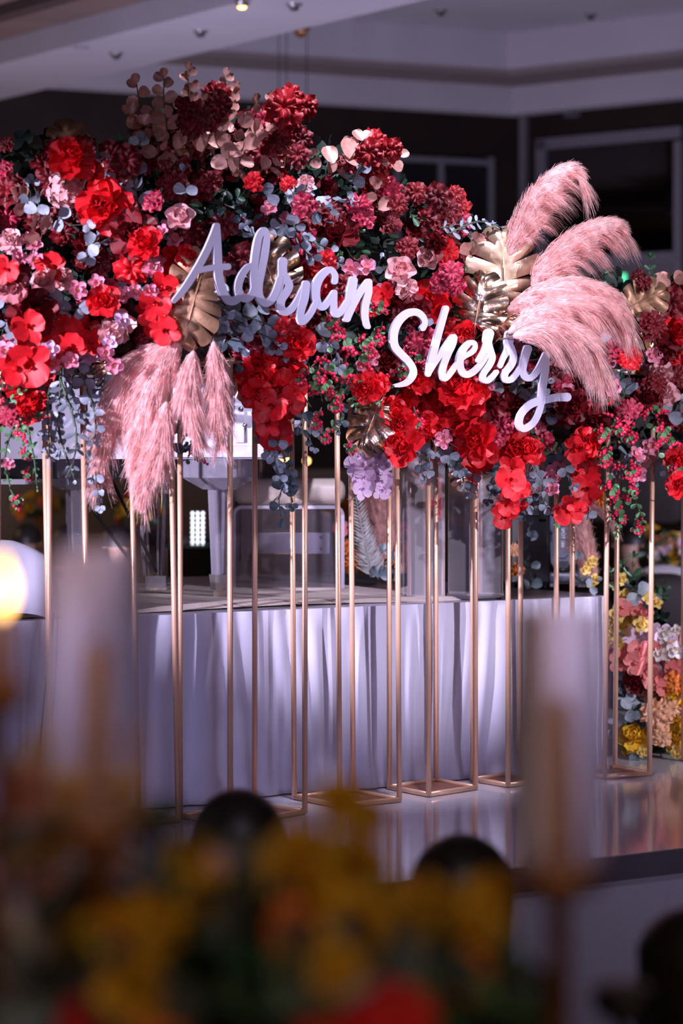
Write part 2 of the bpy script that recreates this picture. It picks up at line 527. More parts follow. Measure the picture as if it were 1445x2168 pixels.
# mirror set in a grey frame on the right-hand wall
fr = G()
hbar(fr, 1142, 1447, 296, 0.10)  # paler strip laid on to paint the bright glow of the edge
struct(fr, 'window_1', M['frame'])
w1 = bpy.data.objects['window_1']
for px, w in ((1150, 20), (1440, 16)):
    g = G(); vbar(g, px, w, 300, 1100); o = g.build('stile', M['frame'], w1)
g = G(); hbar(g, 1158, 1434, 548, 0.09); g.build('rail', M['frame'], w1)
g = G()
a, b = on_wall(1158), on_wall(1434)
g.add(*panel(a, b, wz(a, 548), wz(a, 302), 0.0, 0.015))
g.build('pane', M['darkmirror'], w1)
g = G()
g.add(*panel(a, b, wz(a, 1100), wz(a, 560), 0.0, 0.03))
g.build('lower_panel', mat('grey_lower_panel', (0.19, 0.18, 0.19), 0.7, noise=0.08), w1)
g = G(); vbar(g, 1112, 13, 250, 1100); struct(g, 'trim_9', M['frame'])
fr = G(); hbar(fr, 835, 1040, 330, 0.05, False)
struct(fr, 'window_2', M['frame'])
w2 = bpy.data.objects['window_2']
for px in (838, 930, 1036):
    g = G(); vbar(g, px, 12, 333, 1100, False, 0.04); g.build('stile', M['frame'], w2)
for p0, p1 in ((844, 924), (936, 1030)):
    g = G()
    a, b = on_wall(p0, False), on_wall(p1, False)
    g.add(*panel(a, b, wz(a, 900), wz(a, 345), 0.0, 0.02, False))
    g.build('pane', mat('black_glass', (0.02, 0.018, 0.02), 0.15), w2)
g = G()
a, b = on_wall(-600, False), on_wall(1080, False)
g.add(*panel(a, b, FL, 1.05, 0.0, 0.05, False))
struct(g, 'trim_10', M['beige'])

# ceiling fittings
def ceiling_spot(px, py, z, label, lit=False):
    d = (z - CAM_Z) * F / (HOR - py)
    p = W(px, py, d)
    t = thing('ceiling_spot', label, 'spotlight', (p.x, p.y, z), 'small spotlights in the ceiling')
    g = G(); g.lathe([(0.05, 0), (0.05, -0.008), (0.034, -0.012), (0.030, -0.03)], 12)
    g.build('housing', M['steel'], t, True)
    g = G(); g.lathe([(0.028, -0.03), (0.02, -0.04), (0.008, -0.043)], 12)
    g.build('lens', M['bulb'] if lit else M['black'], t, True)
ceiling_spot(512, 4, 3.90, 'small ceiling spotlight glowing warm yellow at the top edge', True)
ceiling_spot(424, 65, 3.90, 'unlit chrome ceiling spotlight on the beam above the copper sprigs')
ceiling_spot(246, 112, 3.90, 'unlit chrome ceiling spotlight at the far end of the beam')
ceiling_spot(622, 8, 3.90, 'unlit chrome ceiling spotlight beside the glowing one')
ceiling_spot(933, 22, 4.54, 'unlit chrome ceiling spotlight in the flat tray, nearest the frame top')
ceiling_spot(1045, 73, 4.54, 'unlit chrome ceiling spotlight by the far corner of the tray')
ceiling_spot(1250, 30, 4.54, 'unlit chrome ceiling spotlight in the tray above the pampas')
d = (3.97 - CAM_Z) * F / (HOR - 62)
t = thing('track_spotlight', 'bronze swivel spotlight hanging beside the ceiling beam', 'spotlight', W(645, 55, d))
g = G(); g.tube([(0, 0, 0.10), (0, 0, 0.0)], 0.012); g.build('bracket', M['brass'], t)
g = G(); g.tube([(0.02, 0.05, 0.03), (0, 0, 0), (-0.03, -0.09, -0.05)], [0.03, 0.04, 0.045], 12); g.build('housing', M['brass'], t, True)
g = G(); g.lathe([(0.08, 0.13), (0.07, 0.10)], 14, (-0.05, 0, 0)); g.build('mount', M['brass'], t, True)
p = W(166, 90, 16.0)
t = thing('beam_spotlight', 'white cylindrical spotlight under the bronze ceiling panel', 'spotlight', p)
g = G(); g.tube([(-0.05, 0.03, 0.02), (0.06, -0.05, 0.0)], 0.05, 12); g.build('housing', M['frame'], t, True)
g = G(); g.tube([(0, 0, 0.03), (0, 0, 0.30)], 0.015); g.build('bracket', M['frame'], t)
p = on_wall(1208)
t = thing('wall_speaker', 'small grey box speaker high on the dark wall above the mirror', 'speaker', (p.x, p.y, wz(p, 238)))
g = G(); g.box((-0.07, -0.16, -0.05), (0.07, 0.0, 0.05)); g.build('cabinet', M['frame'], t, bevel=0.01)
g = G(); g.box((-0.06, -0.165, -0.04), (0.06, -0.159, 0.04)); g.build('grille', M['black'], t)
# exit sign
p = W(1303, 588, 19.3)
t = thing('exit_sign', 'green lit exit sign with a running figure and arrow behind the pampas', 'sign', p)
g = G(); g.box((-0.085, 0, -0.034), (0.085, 0.05, 0.034)); g.build('light_box', M['exit'], t, bevel=0.004)
g = G()   # running figure
g.ball((0.035, -0.004, 0.02), 0.007, 8, 5)
g.tube([(0.03, -0.004, 0.012), (0.02, -0.004, -0.008)], 0.006, 6)
g.tube([(0.03, -0.004, 0.01), (0.045, -0.004, 0.004), (0.052, -0.004, 0.010)], 0.003, 6)
g.tube([(0.03, -0.004, 0.01), (0.018, -0.004, 0.010), (0.010, -0.004, 0.0)], 0.003, 6)
g.tube([(0.02, -0.004, -0.008), (0.034, -0.004, -0.014), (0.032, -0.004, -0.028)], 0.0035, 6)
g.tube([(0.02, -0.004, -0.008), (0.010, -0.004, -0.020), (-0.004, -0.004, -0.022)], 0.0035, 6)
g.build('running_figure', M['exitdark'], t)
g = G(); g.box((-0.06, -0.006, -0.004), (-0.02, -0.001, 0.004))
g.prism([(-0.075, 0), (-0.058, -0.014), (-0.058, 0.014)], -0.006, -0.001)
for i in range(6):
    v = g.v[-6 + i]; g.v[-6 + i] = Vector((v.x, v.z, v.y))
g.build('arrow', M['exitdark'], t)
g = G(); g.tube([(0, 0.025, 0.034), (0, 0.025, 0.5)], 0.006); g.build('hanging_rod', M['frame'], t)

# ------------------------------------------------------------------ white platform
E = Vector((0.983, 7.4, 0))
def frame_pt(o, t, n, z):
    p = o + DX * t + DN * n
    return Vector((p.x, p.y, z))
def slant_box(g, o, t0, t1, n0, n1, z0, z1):
    vs = [frame_pt(o, t, n, z) for z in (z0, z1) for t, n in ((t0, n0), (t1, n0), (t1, n1), (t0, n1))]
    return g.add(vs, [(0, 3, 2, 1), (4, 5, 6, 7), (0, 1, 5, 4), (1, 2, 6, 5), (2, 3, 7, 6), (3, 0, 4, 7)])
pl = thing('platform', 'low glossy white platform with a dark edge strip under the flower stands', 'platform', (0, 0, 0))
g = G(); slant_box(g, E, -5, 2.4, 0, 4.3, -0.02, 0.0); g.build('glossy_top', M['gloss'], pl)
g = G(); slant_box(g, E, -5, 2.4, -0.015, 0.03, -0.075, -0.001); g.build('edge_strip', M['edge'], pl)
g = G(); slant_box(g, E, -5, 2.4, 0.02, 4.28, FL, -0.02); g.build('front_skirting', M['greycarpet'], pl)

# ------------------------------------------------------------------ stage riser with a draped skirt
st = thing('stage_riser', 'stage riser topped with cream carpet and wrapped in a white pleated skirt', 'stage', (0, 0, 0))
g = G(); slant_box(g, S0, -1.9, 1.92, 0.02, 2.0, 0.0, STAGE_Z - 0.012); g.build('deck', M['edge'], st)
g = G(); slant_box(g, S0, -1.9, 1.93, -0.005, 2.0, STAGE_Z - 0.012, STAGE_Z - 0.002); g.build('deck_edge', M['whitegloss'], st)
g = G()
rng = random.Random(3)
nt_, nn_ = 90, 26
for j in range(nn_ + 1):
    for i in range(nt_ + 1):
        t = -1.9 + 3.24 * i / nt_
        n = 0.10 + 0.03 * math.sin(t * 2.1) + (1.86 * j / nn_)
        z = STAGE_Z + 0.006 + 0.006 * math.sin(3.1 * t + 1.7 * n) * math.sin(2.3 * n + t) + (0.008 if 0 < j < nn_ else -0.004)
        g.v.append(frame_pt(S0, t, n, z))
g.f = [(j * (nt_ + 1) + i, j * (nt_ + 1) + i + 1, (j + 1) * (nt_ + 1) + i + 1, (j + 1) * (nt_ + 1) + i) for j in range(nn_) for i in range(nt_)]
g.build('carpet', M['carpet'], st, True)
g = G(); slant_box(g, S0, 1.34, 1.92, 0.06, 1.95, STAGE_Z - 0.002, STAGE_Z + 0.006); g.build('black_mat', M['black'], st)

def skirt(name, o, d, n, length, seed):
    rng = random.Random(seed)
    folds = []
    s = 0.0
    while s < length + 0.1:
        w = rng.uniform(0.055, 0.16)
        folds.append((s, w, rng.uniform(0.5, 1.0), rng.uniform(-0.045, 0.045)))
        s += w
    nu, nv = int(length / 0.0085), 26
    g = G()
    k1, k2, k3 = rng.uniform(0, 6), rng.uniform(0, 6), rng.uniform(0, 6)
    for j in range(nv + 1):
        h = 1 - j / nv                    # 1 at the top, 0 at the floor
        z = (STAGE_Z - 0.004) * h + 0.004
        for i in range(nu + 1):
            u = length * i / nu
            uu = u + (1 - h) ** 1.2 * (0.06 * math.sin(4.1 * u + k1) + 0.025 * math.sin(10.7 * u + k2))
            idx = 0
            for q in range(len(folds) - 1, -1, -1):
                if folds[q][0] <= uu:
                    idx = q
                    break
            f0, fw, fa, fs = folds[idx]
            ph = min(max((uu - f0) / fw, 0), 1)
            prof = math.sin(PI * ph ** 0.8) ** 1.25
            fade = 0.30 + 0.70 * min(1, (1 - h) * 2.2)
            off = 0.012 + 0.026 * fa * prof * fade + 0.012 * (1 - h) * math.sin(8 * u + k3)
            off += 0.05 * max(0, 0.16 - h) / 0.16 * (0.45 + 0.55 * math.sin(7.3 * u + k2) * math.sin(2.9 * u + k1))
            if h < 0.05:
                z = 0.004 + 0.020 * abs(math.sin(23 * u + k3)) * (1 if j < nv else 0)
            off += 0.004 * math.sin(60 * u) * max(0, h - 0.9) * 10
            p = o + d * u - n * off
            g.v.append(Vector((p.x, p.y, z)))
    g.f = [(j * (nu + 1) + i, (j + 1) * (nu + 1) + i, (j + 1) * (nu + 1) + i + 1, j * (nu + 1) + i + 1) for j in range(nv) for i in range(nu)]
    return g.build(name, M['cloth'], st, True)
skirt('skirt', S0 - DX * 1.9, DX, DN, 3.82, 11)
skirt('skirt', S0 + DX * 1.92, DN, -DX, 2.0, 12)
# ------------------------------------------------------------------ gold flower stands
STAND_TOP = 1.52
PR = 0.0098
def gnd(px, py):
    return W(px, py, CAM_Z * F / (py - HOR))
def stand(label, corners, lean, top=STAND_TOP):
    """corners: left, front, right ground points; the back one closes the parallelogram"""
    l, f, r = corners
    b = l + r - f
    pts = [l, f, r, b]
    c = sum(pts, Vector()) / 4
    t = thing('flower_stand', label, 'stand', (c.x, c.y, 0), 'gold flower stands in a row')
    lo = [p - c for p in pts]
    up = [p + Vector((-lean, 0, top)) for p in lo]
    lo = [Vector((p.x, p.y, 0)) for p in lo]
    g = G()
    k = 0.96
    g.add([p * k + Vector((0, 0, z)) for z in (0.001, 0.008) for p in lo], [(0, 3, 2, 1), (4, 5, 6, 7), (0, 1, 5, 4), (1, 2, 6, 5), (2, 3, 7, 6), (3, 0, 4, 7)])
    g.build('base_plate', M['plate'], t)
    for i in range(4):
        g = G(); g.tube([lo[i] + Vector((0, 0, PR)), lo[(i + 1) % 4] + Vector((0, 0, PR))], PR, 8); g.build('base_rail', M['post'], t, True)
        g = G(); g.tube([up[i], up[(i + 1) % 4]], PR, 8); g.build('top_rail', M['post'], t, True)
        g = G(); g.tube([lo[i] + Vector((0, 0, PR * 0.5)), up[i]], PR, 10); g.build('post', M['post'], t, True)
    g = G()
    g.add([p * 0.97 + Vector((0, 0, z)) for z in (-0.004, 0.004) for p in up], [(0, 3, 2, 1), (4, 5, 6, 7), (0, 1, 5, 4), (1, 2, 6, 5), (2, 3, 7, 6), (3, 0, 4, 7)])
    g.build('top_plate', M['post'], t)
    return t
def D(px, d):
    p = W(px, 950, d); p.z = 0
    return p
stand('gold flower stand at the row end, mostly past the picture edge', (D(-140, 8.05), D(-35, 7.78), D(104, 7.88)), 0.0)
stand('gold flower stand leaning slightly, behind the hanging pampas', (D(110, 7.93), D(192, 7.74), D(377, 7.95)), 0.028)
stand('gold flower stand straight below the upper name', (D(381, 8.03), D(487, 7.86), D(645, 8.12)), 0.0)
stand('gold flower stand leaning slightly, below the red berries', (gnd(623, 1693), gnd(719, 1712), gnd(845, 1699)), 0.011)
stand('gold flower stand with its copper base plate fully in view', (gnd(824, 1672), gnd(907, 1688), gnd(1006, 1673)), 0.002)
stand('gold flower stand before the black case and mirrored plinth', (gnd(1000, 1655), gnd(1075, 1668), gnd(1177, 1655)), 0.0)
stand('gold flower stand beside the floor bouquet, last of the row', (gnd(1207, 1636), gnd(1279, 1650), gnd(1374, 1643)), -0.014)
stand('gold flower stand past the floor bouquet, cut by the picture edge', (D(1446, 9.5), D(1530, 9.3), D(1640, 9.45)), 0.0)

# ------------------------------------------------------------------ lacquered script names
def catmull(P, n=9):
    out = []
    Q = [P[0]] + P + [P[-1]]
    for i in range(1, len(Q) - 2):
        p0, p1, p2, p3 = Q[i - 1], Q[i], Q[i + 1], Q[i + 2]
        for k in range(n):
            t = k / n
            out.append(tuple(0.5 * ((2 * b) + (c - a) * t + (2 * a - 5 * b + 4 * c - d) * t * t + (3 * b - a - 3 * c + d) * t ** 3) for a, b, c, d in zip(p0, p1, p2, p3)))
    out.append(P[-1])
    return out
def letter_mesh(g, strokes, y0, y1, fx, step=0.7):
    """union of round-ended strokes (px, py, width) as one plate with clean edges, from a distance field"""
    segs = []
    for st_ in strokes:
        C = catmull(st_, 7)
        segs += [(a[0], a[1], max(a[2], 3) / 2, b[0], b[1], max(b[2], 3) / 2) for a, b in zip(C[:-1], C[1:])]
    S = np.array(segs)
    lo = np.minimum(S[:, :2].min(0), S[:, 3:5].min(0)) - S[:, 2].max() - 2
    hi = np.maximum(S[:, :2].max(0), S[:, 3:5].max(0)) + S[:, 2].max() + 2
    nx, ny = int((hi[0] - lo[0]) / step) + 2, int((hi[1] - lo[1]) / step) + 2
    X, Y = np.meshgrid(lo[0] + step * np.arange(nx), lo[1] + step * np.arange(ny))
    D_ = np.full(X.shape, 1e9)
    for ax, ay, ar, bx, by, br in segs:
        dx, dy = bx - ax, by - ay
        t = np.clip(((X - ax) * dx + (Y - ay) * dy) / (dx * dx + dy * dy + 1e-9), 0, 1)
        D_ = np.minimum(D_, np.hypot(X - ax - t * dx, Y - ay - t * dy) - (ar + t * (br - ar)))
    D_ = np.where(np.abs(D_) < 1e-6, 1e-6, D_)
    ins = D_ < 0
    vid = {}
    P = []
    def vert(key, x, y):
        if key not in vid:
            vid[key] = len(P); P.append((x, y))
        return vid[key]
    def corner(i, j):
        return vert(('c', i, j), X[j, i], Y[j, i])
    def edge(i, j, i2, j2):
        if (i2, j2) < (i, j):
            i, j, i2, j2 = i2, j2, i, j
        t = D_[j, i] / (D_[j, i] - D_[j2, i2])
        return vert(('e', i, j, i2, j2), X[j, i] + t * (X[j2, i2] - X[j, i]), Y[j, i] + t * (Y[j2, i2] - Y[j, i]))
    faces, rim_ = [], []
    for j in range(ny - 1):
        run = None
        for i in range(nx - 1):
            c = [(i, j), (i + 1, j), (i + 1, j + 1), (i, j + 1)]
            k = [bool(ins[b, a]) for a, b in c]
            if all(k):
                if run is None:
                    run = i
                continue
            if run is not None:
                faces.append([corner(run, j), corner(i, j), corner(i, j + 1), corner(run, j + 1)]); run = None
            if not any(k):
                continue
            poly, cross = [], []
            for q in range(4):
                a, b = c[q], c[(q + 1) % 4]
                if k[q]:
                    poly.append(corner(*a))
                if k[q] != k[(q + 1) % 4]:
                    e = edge(*a, *b); poly.append(e); cross.append((e, k[q]))
            faces.append(poly)
            for q in range(len(cross)):            # leaving the inside, then entering it again: one rim segment
                if cross[q][1]:
                    rim_.append((cross[q][0], cross[(q + 1) % len(cross)][0]))
    n = len(P)
    vs = [fx(Vector(p), y0) for p in P] + [fx(Vector(p), y1) for p in P]
    fs = [tuple(f) for f in faces] + [tuple(v + n for v in f[::-1]) for f in faces] + [(b, a, a + n, b + n) for a, b in rim_]
    g.add(vs, fs)
def Z(pts, ox, oy, s, w):
    out = []
    for i, p in enumerate(pts):
        ww = p[2] if len(p) > 2 else w
        out.append((ox + p[0] * s, oy + p[1] * s, ww * s))
    return out
A5 = (350, 460, 0.18)
A6 = (590, 500, 0.14533)
S7 = (810, 640, 0.13841)
S8 = (990, 680, 0.15917)
UPPER = {
 'letter_a_capital': [Z([(105, 985, 52), (230, 840), (370, 620, 80), (480, 420, 82), (560, 240, 80), (608, 100, 72)], *A5, 78),
                      Z([(608, 100, 72), (615, 300, 86), (622, 560, 98), (640, 740, 100), (690, 900, 98), (765, 985, 100), (850, 960, 90), (890, 880, 60)], *A5, 90),
                      Z([(385, 630, 66), (540, 595, 72), (735, 580, 78)], *A5, 74)],
 'letter_d': [Z([(1050, 555, 60), (960, 600, 76), (890, 710, 84), (862, 820, 86), (880, 920, 86), (950, 960, 84), (1020, 910, 84), (1060, 800, 80)], *A5, 84),
              Z([(1060, 880, 90), (1045, 660, 84), (1070, 400, 84), (1105, 230, 78), (1160, 152, 74), (1195, 215, 74), (1180, 390, 84), (1140, 600, 86), (1098, 800, 96), (1110, 930, 90), (1170, 1010, 86), (1245, 980, 84), (1310, 860, 80), (1350, 720, 70)], *A5, 84)],
 'letter_r': [Z([(-20, 900, 92), (30, 700, 90), (55, 520, 110), (65, 370, 130)], *A6, 100),
              Z([(62, 380, 130), (62, 520, 120), (110, 620, 118), (155, 720, 112), (120, 820, 104), (50, 920, 110), (32, 1030, 118), (90, 1105, 110), (185, 1070, 96), (270, 950, 84), (340, 800, 76), (385, 720, 80)], *A6, 105)],
 'letter_i': [Z([(400, 700, 112), (375, 900, 122), (330, 1060, 112), (318, 1180, 102), (345, 1250, 96), (420, 1190, 88), (490, 1090, 84), (545, 960, 80)], *A6, 100)],
 'letter_a': [Z([(820, 660, 86), (822, 570, 88), (765, 492, 92), (685, 520, 104), (590, 630, 118), (545, 760, 124), (548, 900, 116), (590, 1010, 104), (660, 1030, 96), (735, 940, 86), (812, 820, 80)], *A6, 100),
              Z([(815, 820, 80), (805, 960, 96), (808, 1070, 104), (850, 1135, 104), (920, 1090, 92), (1000, 960, 80)], *A6, 96)],
 'letter_n': [Z([(1090, 645, 124), (1060, 820, 130), (1028, 1000, 116), (1000, 1200, 104)], *A6, 110),
              Z([(1005, 1190, 96), (1090, 1010, 92), (1200, 810, 92), (1312, 670, 104)], *A6, 96),
              Z([(1312, 670, 104), (1310, 820, 104), (1272, 1000, 98), (1262, 1150, 96), (1282, 1260, 84), (1308, 1320, 66)], *A6, 96)],
}
LOWER = {
 'letter_s': [Z([(615, 395, 92), (645, 320, 88), (620, 230, 98), (540, 160, 108), (450, 150, 116), (350, 190, 118), (250, 290, 122), (190, 410, 124), (168, 540, 124), (190, 680, 124), (290, 800, 118), (390, 900, 112), (462, 1010, 104), (470, 1110, 100), (400, 1210, 92), (310, 1255, 78), (200, 1275, 52)], *S7, 110)],
 'letter_h': [Z([(970, 95, 92), (920, 270, 98), (860, 480, 102), (790, 740, 108), (735, 940, 102), (700, 1100, 82)], *S7, 100),
              Z([(705, 1090, 76), (800, 930, 80), (930, 740, 92), (1040, 590, 106), (1085, 545, 116)], *S7, 90),
              Z([(1085, 545, 116), (1060, 640, 124), (990, 800, 116), (935, 960, 104), (915, 1090, 98), (950, 1165, 92), (1030, 1100, 82), (1130, 960, 74)], *S7, 100)],
 'letter_e': [Z([(1130, 960, 66), (1240, 840, 74), (1370, 760, 80), (1415, 690, 78), (1400, 625, 76), (1330, 625, 84), (1235, 730, 104), (1185, 880, 112), (1200, 1030, 110), (1280, 1105, 104), (1400, 1060, 94), (1520, 930, 84), (1620, 760, 82)], *S7, 90)],
 'letter_r': [Z([(150, 520, 70), (220, 400, 74), (262, 300, 100), (285, 165, 128)], *S8, 90),
              Z([(285, 165, 128), (265, 280, 112), (300, 400, 100), (325, 490, 92), (285, 590, 88), (215, 690, 84), (205, 765, 80), (260, 790, 80), (325, 745, 74), (385, 675, 62)], *S8, 92)],
 'letter_r_second': [Z([(435, 600, 56), (485, 480, 66), (535, 380, 84), (565, 180, 124)], *S8, 90),
              Z([(568, 180, 124), (545, 290, 112), (590, 400, 100), (610, 500, 94), (570, 600, 90), (500, 690, 88), (505, 775, 84), (580, 775, 80), (650, 700, 74), (715, 600, 66)], *S8, 92)],
 'letter_y': [Z([(800, 370, 112), (765, 470, 112), (735, 590, 106), (735, 690, 96), (795, 755, 90), (870, 730, 84), (945, 640, 84), (1010, 520, 88), (1045, 450, 90)], *S8, 96),
              Z([(1045, 450, 92), (1032, 640, 104), (1005, 850, 98), (990, 1000, 92), (970, 1140, 84), (925, 1280, 78), (850, 1380, 84), (750, 1430, 92), (690, 1370, 92), (712, 1250, 86), (800, 1140, 92), (910, 1075, 104), (1040, 1045, 100), (1180, 1015, 104), (1320, 1010, 116)], *S8, 96)],
}
def sign(name, label, letters, p0, d0, p1, d1):
    a, b = W(p0, HOR, d0), W(p1, HOR, d1)
    u = Vector((b.x - a.x, b.y - a.y, 0)).normalized()
    nrm = Vector((-u.y, u.x, 0))
    if nrm.y < 0:
        nrm = -nrm
    def fx(p, off):
        k = (p.x - CX) / F            # ray x/y
        t = (k * a.y - a.x) / (u.x - k * u.y)
        q = a + u * t
        z = CAM_Z - (p.y - HOR) / F * q.y
        return Vector((q.x, q.y, z)) + nrm * off - a
    t = thing(name, label, 'sign', (a.x, a.y, a.z))
    fx0 = lambda p, off: fx(p, off)
    for nm, strokes in letters.items():
        g = G()
        dk = 0.0004 * (len(t.children) % 3)
        letter_mesh(g, strokes, dk, 0.011 + dk, fx0)
        g.build(nm.replace('_second', ''), M['sign'], t)
    return t, fx
s1, fx1 = sign('script_name_sign', 'white lacquered script name sign, the upper one, beginning with a capital A', UPPER, 370, 7.52, 785, 7.98)
s2, fx2 = sign('script_name_sign', 'white lacquered script name sign, the lower one, beginning with a capital S', LOWER, 825, 8.10, 1205, 8.52)
for t, fx, spots in ((s1, fx1, ((500, 560), (640, 640), (740, 620))), (s2, fx2, ((840, 720), (960, 740), (1150, 760)))):
    for p in spots:
        g = G(); g.tube([fx(Vector(p), 0.01), fx(Vector(p), 0.30)], 0.004, 6); g.build('support_rod', M['steel'], t)
# ------------------------------------------------------------------ flower and leaf prototypes (unit size, facing +Z)
def petal(w=0.5, l=1.0, cup=0.25, curl=0.3, ruff=0.05, freq=3.0, tip=0.6, nu=6, nv=5, seed=0, notch=0.0):
    """petal from the origin along +Y, upper face +Z"""
    rng = random.Random(seed)
    ph = rng.uniform(0, 6)
    vs, fs = [], []
    for j in range(nv + 1):
        v = j / nv
        ww = w * (math.sin(PI * min(v ** tip, 1) * 0.5) ** 0.9) * (1 - max(0, v - 0.7) ** 1.6 * 2.6) + 0.04 * w
        for i in range(nu + 1):
            u = -1 + 2 * i / nu
            y = l * (v - 0.10 * v * v * u * u - notch * v ** 4 * (1 - abs(u)))
            z = cup * w * u * u * v ** 0.7 + curl * l * (v ** 2) * (-1) * 0.35 + ruff * math.sin(freq * u * 2 + ph) * v * v
            vs.append(Vector((u * ww, y, z)))
    for j in range(nv):
        for i in range(nu):
            a = j * (nu + 1) + i
            fs.append((a, a + 1, a + nu + 2, a + nu + 1))
    return vs, fs

def mesh_of(name, vs, fs, m, smooth=True):
    return G().add(vs, fs).mesh(name, m, smooth)

def recolor(me, key):
    n = me.copy()
    n.materials.clear()
    n.materials.append(M[key])
    return n
_cache = {}
def colored(kind, key, maker):
    k = (kind, key)
    if k not in _cache:
        _cache[k] = maker(M[key])
    return _cache[k]

def pose(az, tilt, r=0.0, z=0.0, s=1.0, roll=0.0):
    """a petal turned about +Z by az and lifted by tilt from the horizontal"""
    return Matrix.Rotation(az, 4, 'Z') @ Matrix.Translation((0, r, z)) @ Matrix.Rotation(tilt, 4, 'X') @ Matrix.Rotation(roll, 4, 'Y') @ Matrix.Scale(s, 4)

STEM = {}
def stem_part(m=None):
    if 'p' not in STEM:
        STEM['p'] = G().tube([(0, 0, 0.02), (0.03, 0.02, -0.9), (0.0, 0.06, -2.6)], [0.05, 0.045, 0.04], 5).mesh('stem', M['stem'], True)
    return [('stem', STEM['p'], Matrix())]

def make_peony(m):
    rng = random.Random(5)
    pa = mesh_of('petal', *petal(0.44, 0.95, 0.5, 0.15, 0.07, 3, 0.7, seed=1), m)
    pb = mesh_of('petal', *petal(0.38, 0.80, 0.8, -0.2, 0.09, 3.6, 0.7, seed=2), m)
    parts = []
    for i in range(7):
        parts.append(('petal', pa, pose(2 * PI * i / 7 + rng.uniform(-.2, .2), math.radians(rng.uniform(8, 28)), 0.05, rng.uniform(-.05, .03), rng.uniform(.9, 1.1), rng.uniform(-.3, .3))))
    for i in range(6):
        parts.append(('petal', pb, pose(2 * PI * i / 6 + .4 + rng.uniform(-.2, .2), math.radians(rng.uniform(40, 62)), 0.06, 0.05, rng.uniform(.85, 1.05), rng.uniform(-.3, .3))))
    g = G()
    for i in range(11):
        vs, fs = petal(0.30, 0.62, 0.8, -0.5, 0.10, 4.2, 0.7, 4, 4, seed=10 + i)
        mt = pose(rng.uniform(0, 2 * PI), math.radians(rng.uniform(58, 92)), rng.uniform(0.02, .12), 0.06, rng.uniform(.8, 1.05), rng.uniform(-.5, .5))
        g.add([mt @ v for v in vs], fs)
    parts.append(('ruffled_heart', g.mesh('ruffled_heart', m, True), Matrix()))
    return parts + stem_part()

def make_carnation(m):
    rng = random.Random(8)
    parts = []
    for k, (rad, dome, zz, seed) in enumerate(((1.0, 0.1, 0.0, 1), (0.86, 0.34, 0.06, 2), (0.62, 0.62, 0.10, 3))):
        na, nr = 34, 5
        g = G()
        g.v.append(Vector((0, 0, zz)))
        ph = rng.uniform(0, 6)
        for j in range(1, nr + 1):
            r = j / nr
            for i in range(na):
                a = 2 * PI * i / na
                rr = rad * r * (1 + 0.10 * math.sin(3 * a + ph) + 0.07 * math.sin(7 * a + 2 * ph) + 0.05 * (1 if i % 2 else -1) * (r > 0.9))
                z = zz + dome * (r ** 0.6) * (1 - 0.55 * r * r) + (0.20 * math.sin(8 * a + ph + 2.2 * r) + 0.09 * math.sin(15 * a + ph)) * r * r
                g.v.append(Vector((rr * math.cos(a), rr * math.sin(a), z)))
        g.f = [(0, 1 + i, 1 + (i + 1) % na) for i in range(na)]
        for j in range(nr - 1):
            p = 1 + j * na
            g.f += [(p + i, p + na + i, p + na + (i + 1) % na, p + (i + 1) % na) for i in range(na)]
        parts.append(('ruffle', g.mesh('ruffle', m, True), Matrix.Rotation(k * 0.5, 4, 'Z')))
    return parts + stem_part()

def make_orchid(m):
    rng = random.Random(2)
    big = mesh_of('petal', *petal(0.60, 0.95, 0.25, 0.25, 0.06, 2.4, 0.55, seed=3), m)
    sep = mesh_of('petal', *petal(0.36, 0.95, 0.3, 0.35, 0.04, 2, 0.65, seed=4), m)
    parts = []
    for az, me, tl in ((PI / 2, big, 14), (-PI / 2, big, 14), (0, sep, 22), (PI * .78, sep, 10), (-PI * .78, sep, 10)):
        parts.append(('petal', me, pose(az + rng.uniform(-.12, .12), math.radians(tl + rng.uniform(-8, 14)), 0.03, 0, 1, rng.uniform(-.25, .25))))
    g = G()
    for az in (PI - .5, PI + .5, PI):
        vs, fs = petal(0.18, 0.36, 0.9, -0.2, 0.03, 3, 0.7, 4, 3, seed=7)
        mt = pose(az, math.radians(50), 0.02, 0.03)
        g.add([mt @ v for v in vs], fs)
    g.ball((0, 0, 0.07), 0.10, 7, 5)
    parts.append(('lip', g.mesh('lip', m, True), Matrix()))
    return parts + stem_part()

def make_blossom(m):
    rng = random.Random(4)
    pa = mesh_of('petal', *petal(0.36, 0.95, 0.5, 0.1, 0.06, 3, 0.6, 4, 4, seed=21, notch=.08), m)
    pb = mesh_of('petal', *petal(0.28, 0.66, 0.7, -0.2, 0.06, 3, 0.6, 4, 4, seed=22, notch=.08), m)
    parts = [('petal', pa, pose(2 * PI * i / 5, math.radians(rng.uniform(12, 34)), 0.03, 0, 1, rng.uniform(-.2, .2))) for i in range(5)]
    parts += [('petal', pb, pose(2 * PI * i / 5 + .6, math.radians(rng.uniform(40, 65)), 0.03, 0.05, 1, rng.uniform(-.2, .2))) for i in range(5)]
    g = G()
    for i in range(7):
        a = 2 * PI * i / 7
        g.tube([(0, 0, 0.05), (0.10 * math.cos(a), 0.10 * math.sin(a), 0.34)], [0.02, 0.035], 4)
    parts.append(('stamen', g.mesh('stamen', M['stamen']), Matrix()))
    return parts + stem_part()

